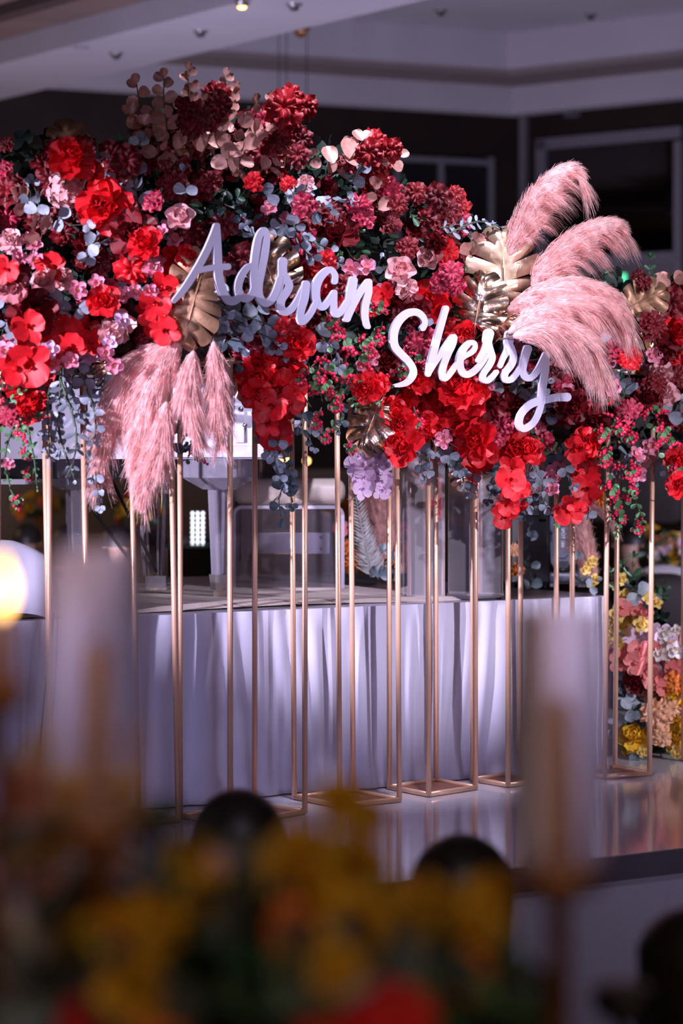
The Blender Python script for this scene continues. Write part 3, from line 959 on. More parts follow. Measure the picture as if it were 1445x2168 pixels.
def make_rose(m):
    rng = random.Random(6)
    pa = mesh_of('petal', *petal(0.52, 0.98, 0.7, 0.55, 0.03, 2, 0.5, seed=31), m)
    pb = mesh_of('petal', *petal(0.46, 0.84, 1.0, 0.25, 0.02, 2, 0.5, seed=32), m)
    parts = [('petal', pa, pose(2 * PI * i / 5, math.radians(rng.uniform(28, 42)), 0.06, -0.05)) for i in range(5)]
    parts += [('petal', pb, pose(2 * PI * i / 5 + .6, math.radians(rng.uniform(58, 68)), 0.10, 0.0)) for i in range(5)]
    g = G()
    n = 40
    for i in range(n + 1):
        a = i / n * 5 * PI
        r = 0.05 + 0.24 * i / n
        for z, k in ((0.05, 0.8), (0.45, 1.1), (0.78 - 0.12 * i / n, 0.92)):
            g.v.append(Vector((r * k * math.cos(a), r * k * math.sin(a), z)))
    g.f = [(3 * i + j, 3 * i + 3 + j, 3 * i + 4 + j, 3 * i + 1 + j) for i in range(n) for j in range(2)]
    parts.append(('spiral_heart', g.mesh('spiral_heart', m, True), Matrix()))
    return parts + stem_part()

def make_hydrangea(m):
    g = G()
    for i in range(4):
        vs, fs = petal(0.5, 1.0, 0.2, 0.1, 0.04, 2, 0.5, 3, 3, seed=40 + i)
        mt = pose(PI / 2 * i, 0.25)
        g.add([mt @ v for v in vs], fs)
    fl = g.mesh('floret', m, True)
    parts = []
    n = 46
    for i in range(n):
        z = 1 - 1.55 * (i + .5) / n
        a = i * 2.39996
        d = Vector((math.sqrt(max(0, 1 - z * z)) * math.cos(a), math.sqrt(max(0, 1 - z * z)) * math.sin(a), z))
        q = d.to_track_quat('Z', 'Y').to_matrix().to_4x4()
        parts.append(('floret', fl, Matrix.Translation(d * 0.85) @ q @ Matrix.Rotation(i * 1.3, 4, 'Z') @ Matrix.Scale(0.24, 4)))
    g = G(); g.ball((0, 0, 0), 0.80, 10, 7)
    parts.append(('inner_head', g.mesh('inner_head', m, True), Matrix()))
    return parts + stem_part()

def make_bud(m):
    g = G()
    for i in range(4):
        vs, fs = petal(0.5, 1.1, 1.2, -1.3, 0.02, 2, 0.5, 4, 4, seed=50)
        mt = pose(PI / 2 * i, math.radians(62), 0.08, -.2)
        g.add([mt @ v for v in vs], fs)
    g2 = G()
    for i in range(4):
        vs, fs = petal(0.2, 0.6, 0.6, -0.6, 0, 2, 0.6, 2, 3)
        mt = pose(PI / 2 * i + .7, math.radians(50), 0.1, -.3)
        g2.add([mt @ v for v in vs], fs)
    return [('petals_closed', g.mesh('petals_closed', m, True), Matrix()), ('calyx', g2.mesh('calyx', M['freshgreen'], True), Matrix())] + stem_part()

def round_leaf(m, w=0.46, l=1.0, cup=0.35, curl=0.1, point=0.62):
    return mesh_of('leaf', *petal(w, l, cup, curl, 0.02, 2, point, 4, 5, seed=60), m)

def sprig(m, stem_m, ratio, pairs, seed, bend=0.10, leafw=0.46, alt=False, angle=58, point=0.62, taper=0.45):
    """a stem along +Y of unit length with leaves in pairs; ratio = leaf length / stem length"""
    rng = random.Random(seed)
    def at(t):
        return Vector((bend * math.sin(PI * t) + 0.03 * math.sin(5 * t + seed), t, 0.04 * math.sin(4 * t)))
    g = G(); g.tube([at(i / 8) for i in range(9)], [0.012 * (1 - .6 * i / 8) + .004 for i in range(9)], 5)
    parts = [('stem', g.mesh('stem', stem_m, True), Matrix())]
    lm = round_leaf(m, leafw, point=point)
    for k in range(pairs):
        t = 0.10 + 0.86 * k / max(1, pairs - 1)
        s = ratio * (1 - taper * t) * rng.uniform(.85, 1.12)
        sides = (1, -1) if not alt else ((1,) if k % 2 else (-1,))
        rot = k * PI / 2 + rng.uniform(-.5, .5) if not alt else rng.uniform(-.9, .9)
        for sd in sides:
            mt = Matrix.Translation(at(t)) @ Matrix.Rotation(rot, 4, 'Y') @ Matrix.Rotation(-sd * math.radians(angle + rng.uniform(-14, 14)), 4, 'Z') @ Matrix.Rotation(rng.uniform(-.5, .6), 4, 'Y') @ Matrix.Rotation(rng.uniform(-.3, .3), 4, 'X') @ Matrix.Scale(s, 4)
            parts.append(('leaf', lm, mt))
    mt = Matrix.Translation(at(1)) @ Matrix.Rotation(rng.uniform(-.5, .5), 4, 'Y') @ Matrix.Scale(ratio * (1 - taper) * .9, 4)
    parts.append(('leaf', lm, mt))
    return parts

def make_berries(n, seed):
    rng = random.Random(seed)
    g = G()
    ball = G().ball((0, 0, 0), 1, 8, 6).mesh('berry', M['berry'], True)
    leaf = round_leaf(M['freshgreen'], 0.4, 1.0, 0.3, 0.2, 0.7)
    parts = []
    for b in range(3):
        d = Vector((rng.uniform(-.7, .7), 1.0, rng.uniform(-.2, .5))).normalized()
        pts = [Vector((0, 0, 0)), d * .45 + Vector((0, 0, .05)), d * .95]
        g.tube(pts, [.022, .018, .012], 5)
        for k in range(n // 3):
            t = rng.uniform(.35, 1.0)
            base = d * (.95 * t)
            off = Vector((rng.uniform(-1, 1), rng.uniform(-1, 1), rng.uniform(-.6, 1))).normalized() * rng.uniform(.12, .24)
            g.tube([base, base + off], .009, 4)
            parts.append(('berry', ball, Matrix.Translation(base + off) @ Matrix.Scale(rng.uniform(.066, .092), 4)))
        for k in range(2):
            mt = Matrix.Translation(d * rng.uniform(.3, .95)) @ Matrix.Rotation(rng.uniform(0, 6), 4, 'Z') @ Matrix.Rotation(rng.uniform(-.4, .8), 4, 'X') @ Matrix.Scale(.30, 4)
            parts.append(('leaf', leaf, mt))
    return [('twig', g.mesh('twig', M['twig'], True), Matrix())] + parts

def make_monstera(m, K=5):
    """split leaf from the origin (stalk) along +Y, upper face +Z"""
    g = G()
    def rim(q, sd):
        psi = (1 - q) ** 1.1 * math.radians(158)
        r = 0.58 + 0.06 * math.cos(psi) + 0.05 * math.cos(2 * psi)
        return Vector((sd * r * math.sin(psi), 0.34 + r * math.cos(psi), 0))
    nb, na = 6, 4
    for sd in (1, -1):
        for k in range(K):
            qc, hw = (k + .5) / K, .5 / K
            base = len(g.v)
            for j in range(nb + 1):
                b = j / nb
                gap = 1 - 0.20 * max(0, (b - 0.30) / 0.70) ** 0.6
                for i in range(na + 1):
                    a = -1 + 2 * i / na
                    q0 = qc + hw * a
                    q1 = qc + hw * a * gap
                    p0 = Vector((0, 0.86 * q0 ** 1.5, 0))
                    p1 = rim(min(max(q1, 0), 1), sd)
                    p1 = p1 * (1 - 0.04 * a * a)
                    p = p0.lerp(p1, b)
                    p.z = 0.10 * (1 - a * a) * b * (1.2 - b) - 0.20 * b * b * (0.6 + .4 * math.sin(k * 2.1)) + 0.02 * math.sin(9 * q0) - 0.22 * max(0, p.y - .55) ** 2
                    g.v.append(p)
            for j in range(nb):
                for i in range(na):
                    x = base + j * (na + 1) + i
                    f = (x, x + 1, x + na + 2, x + na + 1)
                    g.f.append(f if sd < 0 else f[::-1])
    blade = g.mesh('blade', m, True)
    bm = bmesh.new(); bm.from_mesh(blade)
    bmesh.ops.remove_doubles(bm, verts=bm.verts, dist=0.002)
    bm.to_mesh(blade); bm.free()
    g = G(); g.tube([(0, -0.55, -0.25), (0, -0.2, -0.06), (0, 0, 0.012), (0, .5, .012), (0, .88, -0.02)], [.02, .02, .018, .012, .004], 6)
    return [('blade', blade, Matrix()), ('midrib', g.mesh('midrib', m, True), Matrix())]

def make_pampas(axis, width, n, seed, drop=0.35, hair=0.085):
    """axis: list of world-space points from stalk to tip; returns (core, hair) vertex data relative to the first point"""
    rng = np.random.default_rng(seed)
    o = axis[0]
    A = np.array(catmull([tuple(p - o) for p in axis], 8))
    seg = np.linalg.norm(np.diff(A, axis=0), axis=1)
    s = np.concatenate([[0], np.cumsum(seg)]); L = s[-1]
    def at(t):
        return np.stack([np.interp(t * L, s, A[:, k]) for k in range(3)], -1)
    n = int(n * 1.9)
    nf = int(n * 0.34)                       # the long, clumped fringe; the rest is short fuzz
    t = rng.uniform(0.03, 0.99, n) ** 0.9
    clump = rng.integers(0, 46, nf)
    tc = rng.uniform(0.10, 0.98, 46)
    t[:nf] = np.clip(tc[clump] + rng.normal(scale=.012, size=nf), .02, .99)
    p = at(t)
    tan = at(np.minimum(t + .03, 1)) - at(np.maximum(t - .03, 0))
    tan /= np.linalg.norm(tan, axis=1)[:, None] + 1e-9
    rad = rng.normal(size=(n, 3))
    rc = rng.normal(size=(46, 3)) + np.array([0, -.3, -.75])
    rad[:nf] = rc[clump] + rng.normal(scale=.16, size=(nf, 3))
    rad -= (rad * tan).sum(1)[:, None] * tan
    rad /= np.linalg.norm(rad, axis=1)[:, None] + 1e-9
    prof = np.clip(np.sin(np.pi * np.clip(t, 0, 1) ** 0.75) ** 0.7, .12, 1)
    w = width * prof
    q0 = rng.uniform(.35, .78, n)
    q0[:nf] = rng.uniform(.45, .70, nf)
    start = p + rad * (w * q0)[:, None]
    ln = hair * rng.uniform(.35, .75, n) * (0.55 + .45 * prof)
    ln[:nf] = hair * rng.uniform(.6, 1.12, nf)
    rw = rng.uniform(.06, .34, n)
    rw[:nf] = rng.uniform(.30, .50, nf)
    d = tan * .85 + rad * rw[:, None] + rng.normal(scale=.09, size=(n, 3))
    d /= np.linalg.norm(d, axis=1)[:, None]
    drop = np.full(n, drop * .35); drop[:nf] = drop[:nf] * 2.9
    K = 4
    pts = []
    for k in range(K + 1):
        q = k / K
        pts.append(start + d * (ln * q)[:, None] + np.array([0, 0, -1.0])[None, :] * (ln * drop * q * q)[:, None] + rng.normal(scale=.0015, size=(n, 3)) * q)
    side = np.cross(d, rng.normal(size=(n, 3)))
    side /= np.linalg.norm(side, axis=1)[:, None] + 1e-9
    V = []
    for k in range(K + 1):
        hw = 0.0009 * (1 - .75 * k / K)
        V.append(pts[k] - side * hw); V.append(pts[k] + side * hw)
    V = np.stack(V, 1).reshape(-1, 3)
    b = (np.arange(n) * (2 * K + 2))[:, None, None]
    f = np.array([[2 * k, 2 * k + 1, 2 * k + 3, 2 * k + 2] for k in range(K)])[None] + b
    return V, f.reshape(-1, 4), A, L

def np_mesh(name, V, Fq, m):
    me = bpy.data.meshes.new(name)
    me.vertices.add(len(V)); me.vertices.foreach_set('co', np.ascontiguousarray(V, dtype=np.float32).ravel())
    nf = len(Fq)
    me.loops.add(nf * 4); me.loops.foreach_set('vertex_index', np.ascontiguousarray(Fq, dtype=np.int32).ravel())
    me.polygons.add(nf); me.polygons.foreach_set('loop_start', np.arange(0, nf * 4, 4, dtype=np.int32))
    try:
        me.polygons.foreach_set('loop_total', np.full(nf, 4, dtype=np.int32))
    except Exception:
        pass
    me.update(calc_edges=True)
    me.polygons.foreach_set('use_smooth', [True] * nf)
    me.materials.append(m)
    return me

def pampas(label, px_axis, depth, width_px, n=2600, seed=1, drop=0.35, hair_px=46, group=None, ddep=0.0):
    """px_axis: stalk to tip in the picture; width in picture pixels at that depth"""
    k = len(px_axis)
    axis = [W(x, y, depth + ddep * i / (k - 1)) for i, (x, y) in enumerate(px_axis)]
    sc = depth / F
    V, fq, A, L = make_pampas(axis, width_px * .5 * sc, n, seed, drop, hair_px * sc)
    t = thing('pampas_plume', label, 'pampas grass', axis[0], group)
    place('hair', np_mesh('hair', V, fq, M['pampas']), t)['kind'] = 'stuff'
    pts = [Vector(a) for a in A]
    m = len(pts)
    g = G(); g.tube(pts, [width_px * .5 * sc * (.06 + .58 * math.sin(PI * (i / (m - 1)) ** .8)) for i in range(m)], 8)
    g.build('plume_core', M['pampas'], t, True)
    d = (pts[0] - pts[3]).normalized()
    g = G(); g.tube([pts[2], pts[0], pts[0] + d * .05 + Vector((0, .06, 0)), pts[0] + d * .09 + Vector((0, .20, -.03))], .003, 5); g.build('stalk', M['twig'], t, True)
    return t

FLOWERS = []      # (object, phrase, px, py) for the labels
NAMES = {}
def basis(facing, up_px=None, roll=0.0):
    """rotation whose +Z is the facing vector"""
    return facing.to_track_quat('Z', 'Y').to_matrix().to_4x4() @ Matrix.Rotation(roll, 4, 'Z')
def spawn(name, cat, phrase, group, parts, px, py, depth, size_px, rot, coat=None):
    sc = depth / F * size_px
    p = W(px, py, depth)
    t = thing(name, None, cat, group=group, mw=Matrix.Translation(p) @ rot @ Matrix.Scale(sc, 4))
    for nm, me, mt in parts:
        place(nm, me, t, mt)
    FLOWERS.append((t, phrase, px, py))
    return t
# ------------------------------------------------------------------ what grows where (picture column, row, width)
rngf = random.Random(21)
def jitter_face(spread=0.55, up=0.15):
    return Vector((rngf.uniform(-spread, spread), -1, rngf.uniform(-spread * .7, spread * .8) + up)).normalized()
KINDS = {
 'P': ('peony_bloom', 'flower', make_peony, 0.56, 'red', 'big bright red ruffled bloom', 'big red ruffled blooms'),
 'Q': ('peony_bloom', 'flower', make_peony, 0.56, 'deepred', 'big dark red ruffled bloom', 'big dark red ruffled blooms'),
 'C': ('carnation', 'flower', make_carnation, 0.52, 'deepred', 'dark red carnation', 'dark red carnations'),
 'c': ('carnation', 'flower', make_carnation, 0.52, 'red', 'bright red carnation', 'bright red carnations'),
 'k': ('carnation', 'flower', make_carnation, 0.52, 'cherry', 'cherry red carnation', 'cherry red carnations'),
 'r': ('carnation', 'flower', make_carnation, 0.52, 'crimson', 'crimson pink carnation', 'crimson carnations'),
 'O': ('orchid_bloom', 'flower', make_orchid, 0.62, 'red', 'red broad-petalled bloom', 'red broad-petalled blooms'),
 'b': ('blossom', 'flower', make_blossom, 0.54, 'pink', 'small pink blossom', 'small pink blossoms'),
 'B': ('peony_bloom', 'flower', make_peony, 0.56, 'palepink', 'pale pink ruffled bloom', 'pale pink ruffled blooms'),
 'd': ('peony_bloom', 'flower', make_peony, 0.56, 'dustypink', 'dusty pink ruffled bloom', 'dusty pink ruffled blooms'),
 'R': ('rose', 'flower', make_rose, 0.62, 'palepink', 'pale pink rose', 'pale pink roses'),
 'H': ('hydrangea_head', 'flower', make_hydrangea, 0.50, 'palepink', 'round pale pink hydrangea head', 'hydrangea heads'),
 'l': ('blossom', 'flower', make_blossom, 0.54, 'lilac', 'small lilac white blossom', 'small lilac blossoms'),
 'L': ('orchid_bloom', 'flower', make_orchid, 0.58, 'lilac', 'pale lilac orchid bloom', 'pale lilac orchids'),
 'u': ('flower_bud', 'flower', make_bud, 0.5, 'crimson', 'closed red bud', 'closed buds'),
 'y': ('blossom', 'flower', make_blossom, 0.54, 'lemon', 'small lemon yellow blossom', 'small yellow blossoms'),
 'Y': ('peony_bloom', 'flower', make_peony, 0.56, 'yellow', 'yellow ruffled bloom', 'yellow ruffled blooms'),
 'p': ('carnation', 'flower', make_carnation, 0.52, 'peach', 'peach carnation', 'peach carnations'),
 'S': ('orchid_bloom', 'flower', make_orchid, 0.62, 'salmon', 'salmon pink broad-petalled bloom', 'salmon broad-petalled blooms'),
 'w': ('blossom', 'flower', make_blossom, 0.54, 'white', 'small white blossom', 'small white blossoms'),
 'G': ('carnation', 'flower', make_carnation, 0.52, 'orange', 'orange carnation', 'orange carnations'),
}
def bloom(k, px, py, size, depth, face=None, dens=None):
    nm, cat, mk, rad, key, phrase, grp = KINDS[k]
    parts = colored(nm, key, mk)
    f = face or jitter_face()
    return spawn(nm, cat, phrase, grp, parts, px, py, depth, size * rad, basis(f, roll=rngf.uniform(0, 6)))

BLOOMS = """
P 150 338 92;P 190 362 52;P 228 431 108;C 14 307 34;r 7 360 40;H 138 400 88;C 250 356 66;C 268 340 60;B 266 369 34;r 325 428 46;C 374 360 62;C 340 335 56
R 381 466 54;b 353 480 40;b 370 512 36;b 345 492 34;k 457 203 58;C 430 250 66;C 464 222 56;C 405 262 56;C 390 225 40
b 73 522 38;b 36 547 42;b 76 551 42;b 60 505 30;B 24 515 50;Q 290 500 96;P 308 522 70;r 263 533 46;c 277 567 66;b 308 543 40;b 322 571 46;b 338 560 38;b 300 575 34;P 372 560 72;P 395 545 46
O 14 571 52;C 42 581 46;O 107 564 54;d 28 609 66;R 100 599 56;B 128 588 48;b 163 614 44;b 204 599 38;b 207 622 30;r 228 609 40;b 262 628 44;b 285 620 36;b 318 619 36
O 342 606 58;O 326 645 58;O 350 628 52;O 330 680 60;O 352 700 54;O 310 655 40;Q 69 671 100;P 218 640 66;Q 225 676 96;O 138 713 76;O 60 692 60;O 173 706 72;O 145 737 64;O 196 720 50;B 100 706 70;B 249 692 72;B 208 710 50;B 232 706 50
l 104 740 44;l 88 752 36;l 235 724 36;b 221 747 40;l 173 758 46;b 149 765 40;b 242 772 40;l 256 680 40;l 200 752 34;b 115 772 36
O 42 744 76;O 62 768 84;O 80 792 60;P 45 824 60;O 69 828 48;b 10 748 52;O 30 780 60;O 84 762 50;b 18 725 40;O 16 800 44;P 62 868 58;r 20 880 44;P 80 848 40;b 17 985 30
b 573 444 42;b 627 444 40;b 604 466 36;u 516 468 22;Q 717 497 84;P 735 482 46;c 672 541 56;c 690 553 44;c 650 575 44;b 741 568 42;b 779 568 40;d 762 560 40;R 845 578 56;R 911 546 48;B 862 612 44
C 727 603 46;O 689 592 44;O 812 624 44;O 700 622 48;O 735 640 44;c 606 700 70;P 627 731 70;c 571 741 60;P 575 776 96;P 616 762 56;P 614 806 86;P 551 804 84;P 592 832 96;P 545 836 62;O 575 862 60;O 610 850 54;P 545 770 60;Q 512 770 60
b 786 762 40;b 768 775 34;k 599 230 74;k 647 226 48;k 616 202 44;k 602 262 48;C 637 295 46;C 585 300 56;C 628 330 50;C 610 252 60
k 793 302 54;k 782 324 56;k 828 316 46;k 796 365 54;k 779 383 48;k 810 345 40;C 879 409 46;C 927 415 52;C 806 445 46;C 950 446 50;k 966 412 36;k 974 438 40;N 0 0 0
r 644 434 48;c 536 385 40;c 609 389 34;B 647 389 36;u 697 377 22;r 758 437 54;r 770 460 46;C 700 455 60;C 660 470 56
C 840 435 44;C 898 462 46;C 935 478 44;Q 876 486 50;C 826 476 44;C 862 524 44;Q 924 514 44;c 941 532 54;r 955 578 48;P 904 640 88;Q 880 660 60;Q 821 640 56;b 808 615 44;b 838 602 36;r 930 600 44;r 963 605 40;C 985 560 44;C 950 500 50
C 1350 584 28;C 1362 600 32;C 1395 650 52;C 1420 640 60;C 1440 620 60;c 1355 726 60;P 1424 707 66;c 1332 758 50;b 1383 753 38;b 1410 753 38;b 1368 742 32;b 1291 763 38;B 1397 790 46;r 1300 740 44;C 1380 690 60;Q 1330 700 54;Q 1400 740 60
b 1295 818 44;r 1185 809 48;d 1172 790 46;b 1200 830 38;P 964 826 100;P 849 838 84;P 905 834 90;P 880 806 60;P 990 846 92;P 930 862 80;P 1010 800 56;b 931 811 32
O 997 896 84;P 1010 936 84;O 1002 972 72;O 985 925 60;O 1022 956 56;P 970 880 60;P 1083 946 74;P 1115 954 54;O 1076 1019 58;O 1088 1050 58;O 1066 1090 48;O 1095 1035 44;O 1075 1068 44;O 1080 990 50
P 1239 938 64;O 1236 964 62;O 1239 996 54;O 1243 1036 56;O 1204 1082 54;O 1230 1066 40;Q 1246 891 70;r 1149 936 48;b 1153 892 44;b 1140 905 36;b 1177 1001 44;b 1165 1012 34;b 1170 1038 34;b 1180 985 34;O 1222 950 50;O 1220 1080 36;u 1182 1098 30
b 1291 815 40;r 1412 891 40;P 1436 974 56;P 1440 1030 54;B 1405 835 54;B 1360 960 52;b 1345 965 40;b 1378 945 40;b 1350 1005 40;Q 1210 860 70;Q 1170 870 60;Q 1270 850 70;Q 1300 870 60;r 1340 830 50;r 1330 870 50;Q 1370 850 60;C 1425 800 56;C 1385 815 50
O 581 915 66;O 570 900 46;O 592 925 44;O 560 870 50;P 855 945 80;O 842 960 50;O 868 930 56;P 848 902 66;P 775 822 64;P 800 812 44;P 882 868 84;P 907 902 56;b 941 932 44;d 935 918 44;P 830 870 60;u 838 975 26
P 900 900 50;O 1130 960 44;r 1060 900 50;Q 1040 860 60;r 1045 930 46;Q 1090 870 66;c 1060 840 44;r 1105 905 40;b 1110 870 38;b 1030 820 34
c 1050 770 44;c 1005 745 50;P 985 700 44;r 905 715 44;u 870 700 30;r 880 730 50;d 905 770 70;d 895 795 60;C 960 660 50;c 780 655 40;r 760 640 40
L 761 958 56;L 800 967 56;L 770 985 50;L 803 998 54;L 772 1012 50;L 808 1022 44;L 766 1036 40;L 806 1040 36;L 750 985 40;L 785 945 48
"""
for ln in BLOOMS.replace('\n', ';').split(';'):
    q = ln.split()
    if len(q) == 4 and q[0] in KINDS:
        x, y, s = map(float, q[1:])
        dep = row(x) + rngf.uniform(-0.22, 0.09) - (0.03 if q[0] in 'ORbLlP' else 0)
        if q[0] == 'L':
            dep = row(x) + 0.28
        if 370 < x < 800 and 460 < y < 705:          # nothing pokes through the lettering
            dep = max(dep, interp(x, [370, 785], [7.52, 7.98]) + .09)
        if 815 < x < 1215 and 640 < y < 905:
            dep = max(dep, interp(x, [825, 1205], [8.10, 8.52]) + .09)
        bloom(q[0], x, y, s * 1.08, dep, Vector((rngf.uniform(-.3, .3), -1, rngf.uniform(-.3, .1))).normalized() if q[0] in 'OL' else None)

# sprigs: kind, stem start, stem tip, leaf length (picture pixels)
SPR = {
 'E': ('eucalyptus_sprig', 'euc', 'stem', dict(leafw=.46, angle=62), 'blue grey eucalyptus sprig', 'blue grey eucalyptus sprigs'),
 'D': ('eucalyptus_sprig', 'eucdark', 'stem', dict(leafw=.46, angle=62), 'dark blue green eucalyptus sprig', 'dark eucalyptus sprigs'),
 'K': ('copper_sprig', 'copper', 'twig', dict(leafw=.44, angle=55, alt=True), 'copper pink round-leaved sprig', 'copper sprigs'),
 'N': ('leafy_twig', 'green', 'stem', dict(leafw=.28, angle=50, point=.8), 'dark green leafy twig', 'dark green twigs'),
 'F': ('leafy_twig', 'freshgreen', 'stem', dict(leafw=.30, angle=50, point=.8), 'fresh green leafy twig', 'fresh green twigs'),
 'T': ('eucalyptus_sprig', 'euc', 'stem', dict(leafw=.22, angle=60, point=.8), 'thin-leaved eucalyptus sprig', 'thin-leaved eucalyptus sprigs'),
}
def sprig_at(k, x0, y0, x1, y1, leaf, d0, d1=None):
    nm, key, skey, kw, phrase, grp = SPR[k]
    d1 = d0 if d1 is None else d1
    a, b = W(x0, y0, d0), W(x1, y1, d1)
    L = (b - a).length
    if k in 'KED':
        leaf *= 1.5 if k == 'K' else 1.25
    lw = leaf * d0 / F
    ratio = lw / L
    step = 0.62 if k in 'ED' else (0.40 if k == 'K' else 0.55)
    pairs = max(2, min(12, round(1 / (ratio * step))))
    rq = round(ratio * 12) / 12 or 1 / 12
    var = rngf.randrange(3)
    ck = (nm, key, pairs, rq, var)
    if ck not in _cache:
        kk = dict(kw)
        _cache[ck] = sprig(M[key], M[skey], rq, pairs, 100 + var, bend=(0.10, -0.12, 0.04)[var], **kk)
    yv = (b - a).normalized()
    f = Vector((rngf.uniform(-.3, .3), -1, rngf.uniform(-.1, .4)))
    z = (f - yv * f.dot(yv)).normalized()
    xv = yv.cross(z)
    rot = Matrix((xv, yv, z)).transposed().to_4x4()
    t = thing(nm, None, 'leaf sprig', group=grp, mw=Matrix.Translation(a) @ rot @ Matrix.Scale(L, 4))
    for n2, me, mt in _cache[ck]:
        place(n2, me, t, mt)
    FLOWERS.append((t, phrase, (x0 + x1) / 2, (y0 + y1) / 2))
    return t
SPRIGS = """
E 78 455 68 385 30;E 292 440 300 300 34;E 275 400 290 330 26;E 224 375 222 332 22;E 392 412 388 362 26;E 120 458 185 476 30;E 180 520 245 492 28;E 175 560 205 500 24;E 60 430 58 390 22
E 0 625 30 650 30;E 60 640 100 632 26;E 95 640 170 655 34;E 120 660 160 668 30;E 15 680 0 720 28;E 30 700 36 740 20;E 260 590 300 615 24;N 285 600 325 605 26;F 245 620 275 604 24
E 430 600 520 690 40;E 470 640 560 720 36;E 500 660 620 745 34;E 520 690 600 760 28;E 470 700 510 740 34;E 560 720 640 760 26;E 450 610 480 660 34;D 480 720 500 770 34;E 540 650 560 690 26;E 440 640 470 690 30
E 570 480 600 500 26;E 600 470 640 500 28;E 620 470 680 560 24;E 640 505 720 560 20;E 560 415 600 395 26;E 600 415 655 400 30;E 680 445 745 425 30;D 660 450 690 440 26;E 540 500 520 460 20;D 500 480 470 450 20;D 540 470 510 430 22
E 662 690 700 770 34;E 690 720 715 780 28;E 790 570 806 545 18;E 740 390 768 345 26;E 760 360 770 340 22;E 640 700 630 740 24;E 600 690 640 730 22
K 310 320 288 178 34;K 320 300 275 240 30;K 335 330 305 262 30;K 350 300 345 165 26;K 362 300 400 150 26;K 395 300 430 215 28;K 400 280 400 195 30;K 420 330 470 232 34;K 450 330 500 190 24;K 455 300 480 160 20;K 500 340 512 265 34;K 520 330 565 272 34;K 545 300 545 215 26;K 560 310 575 208 24;K 405 340 400 308 34;K 375 340 355 300 34;K 480 360 480 305 30;K 560 370 575 310 32;K 600 360 620 310 32;K 490 370 520 320 30
K 700 350 740 310 34;K 735 340 768 296 36;K 800 350 845 330 32;K 690 370 730 352 28;K 780 350 805 336 30;K 550 360 585 350 28;K 520 370 495 345 26;K 790 470 792 395 30;K 85 510 78 470 30;K 995 540 1003 508 30;K 200 400 215 355 28;K 55 440 36 412 28;K 440 320 420 290 30;K 640 360 660 330 24
T 945 495 1062 482 22;T 930 480 1000 470 20;D 1050 600 1130 575 30;D 1070 590 1110 565 28;D 1140 600 1148 580 26;N 1372 600 1376 545 22;K 1410 620 1428 595 34;K 1390 690 1425 680 30;E 1270 730 1330 715 26
E 1075 815 1150 830 30;E 1090 840 1120 800 30;E 1100 850 1160 810 28;E 1130 860 1180 842 24;E 1305 820 1340 770 32;E 1320 830 1330 790 30;E 1410 880 1440 850 30;E 1130 800 1100 850 26;E 1150 875 1200 868 26;E 1040 815 1060 800 26;E 880 730 905 690 30;E 925 760 940 730 26;D 975 690 960 660 26
N 1060 880 1110 860 28;N 1110 870 1122 905 30;N 1345 850 1310 830 26;N 740 520 760 490 30;N 760 530 780 550 26;N 700 530 680 510 22;F 700 560 720 540 18;N 870 620 890 590 30;N 990 570 960 560 24;F 1280 860 1275 840 22;F 1300 860 1290 850 18;N 1170 960 1140 930 26
E 140 760 120 900 24;E 160 780 150 1015 22;E 175 790 185 960 22;E 130 800 138 1010 22;E 190 820 205 1040 20;E 110 820 102 970 26;E 170 760 165 880 24;E 150 740 140 830 24;D 95 760 90 860 26;D 200 770 195 850 24;E 205 1000 212 1075 20;E 115 880 120 960 20;D 140 740 170 800 28;E 225 790 215 850 22
E 590 925 600 1030 24;D 600 935 615 1020 24;D 605 1020 595 1100 26;D 580 940 590 1000 22;E 560 880 590 990 22;D 610 990 618 1070 22;E 660 910 665 950 18;D 640 870 650 930 24;D 720 850 715 910 22;D 790 860 800 950 24;D 810 850 795 930 22;D 770 850 780 880 20
E 890 935 895 1010 24;E 900 950 905 1000 20;D 870 930 900 960 22;E 935 950 960 990 22;D 960 960 985 1030 20;E 1000 1000 990 1045 18;E 950 960 970 1000 22;E 1120 960 1130 1020 24;E 1110 1000 1120 1075 24;D 1125 1040 1120 1120 28;E 1150 1010 1155 1075 26;E 1140 1000 1150 1060 22;D 1060 980 1050 1040 18;D 1040 990 1030 1060 18;F 1185 1070 1178 1110 16;E 1195 985 1215 1030 22;D 1175 960 1180 990 20
E 1240 1100 1250 1040 20;E 1330 960 1300 1000 22;E 1400 960 1420 1030 20;E 1340 960 1345 1020 20;F 1315 1070 1305 1135 16;F 1345 1060 1352 1130 16;D 360 950 388 890 26;D 395 900 400 945 22;D 400 940 420 965 20;E 380 895 410 930 20;F 62 870 80 1035 14;F 48 870 27 1070 14;F 20 850 50 830 18;F 40 920 70 940 18
D 330 600 300 590 26;D 280 560 260 590 24;D 640 600 660 640 24;D 760 600 770 640 24;D 860 690 850 720 24;D 30 660 20 640 26;N 250 470 240 500 26;N 330 440 340 410 26;N 400 430 420 460 26;N 480 400 470 440 28;N 560 520 540 490 24;N 100 500 110 540 26;N 650 360 670 330 24;N 720 400 740 380 26;N 820 500 840 480 26;N 870 460 900 470 24;N 500 420 520 400 24;N 250 300 270 280 24;N 310 390 330 370 24
F 690 815 700 835 18;F 742 840 752 862 18;F 700 905 720 890 18;F 1040 900 1060 910 16;F 790 835 800 850 16;F 655 830 640 850 16;F 800 690 808 712 16;F 735 725 748 745 16;F 1330 900 1345 890 16;F 1290 950 1300 940 16;F 1380 875 1390 865 16;F 960 850 970 870 14
"""
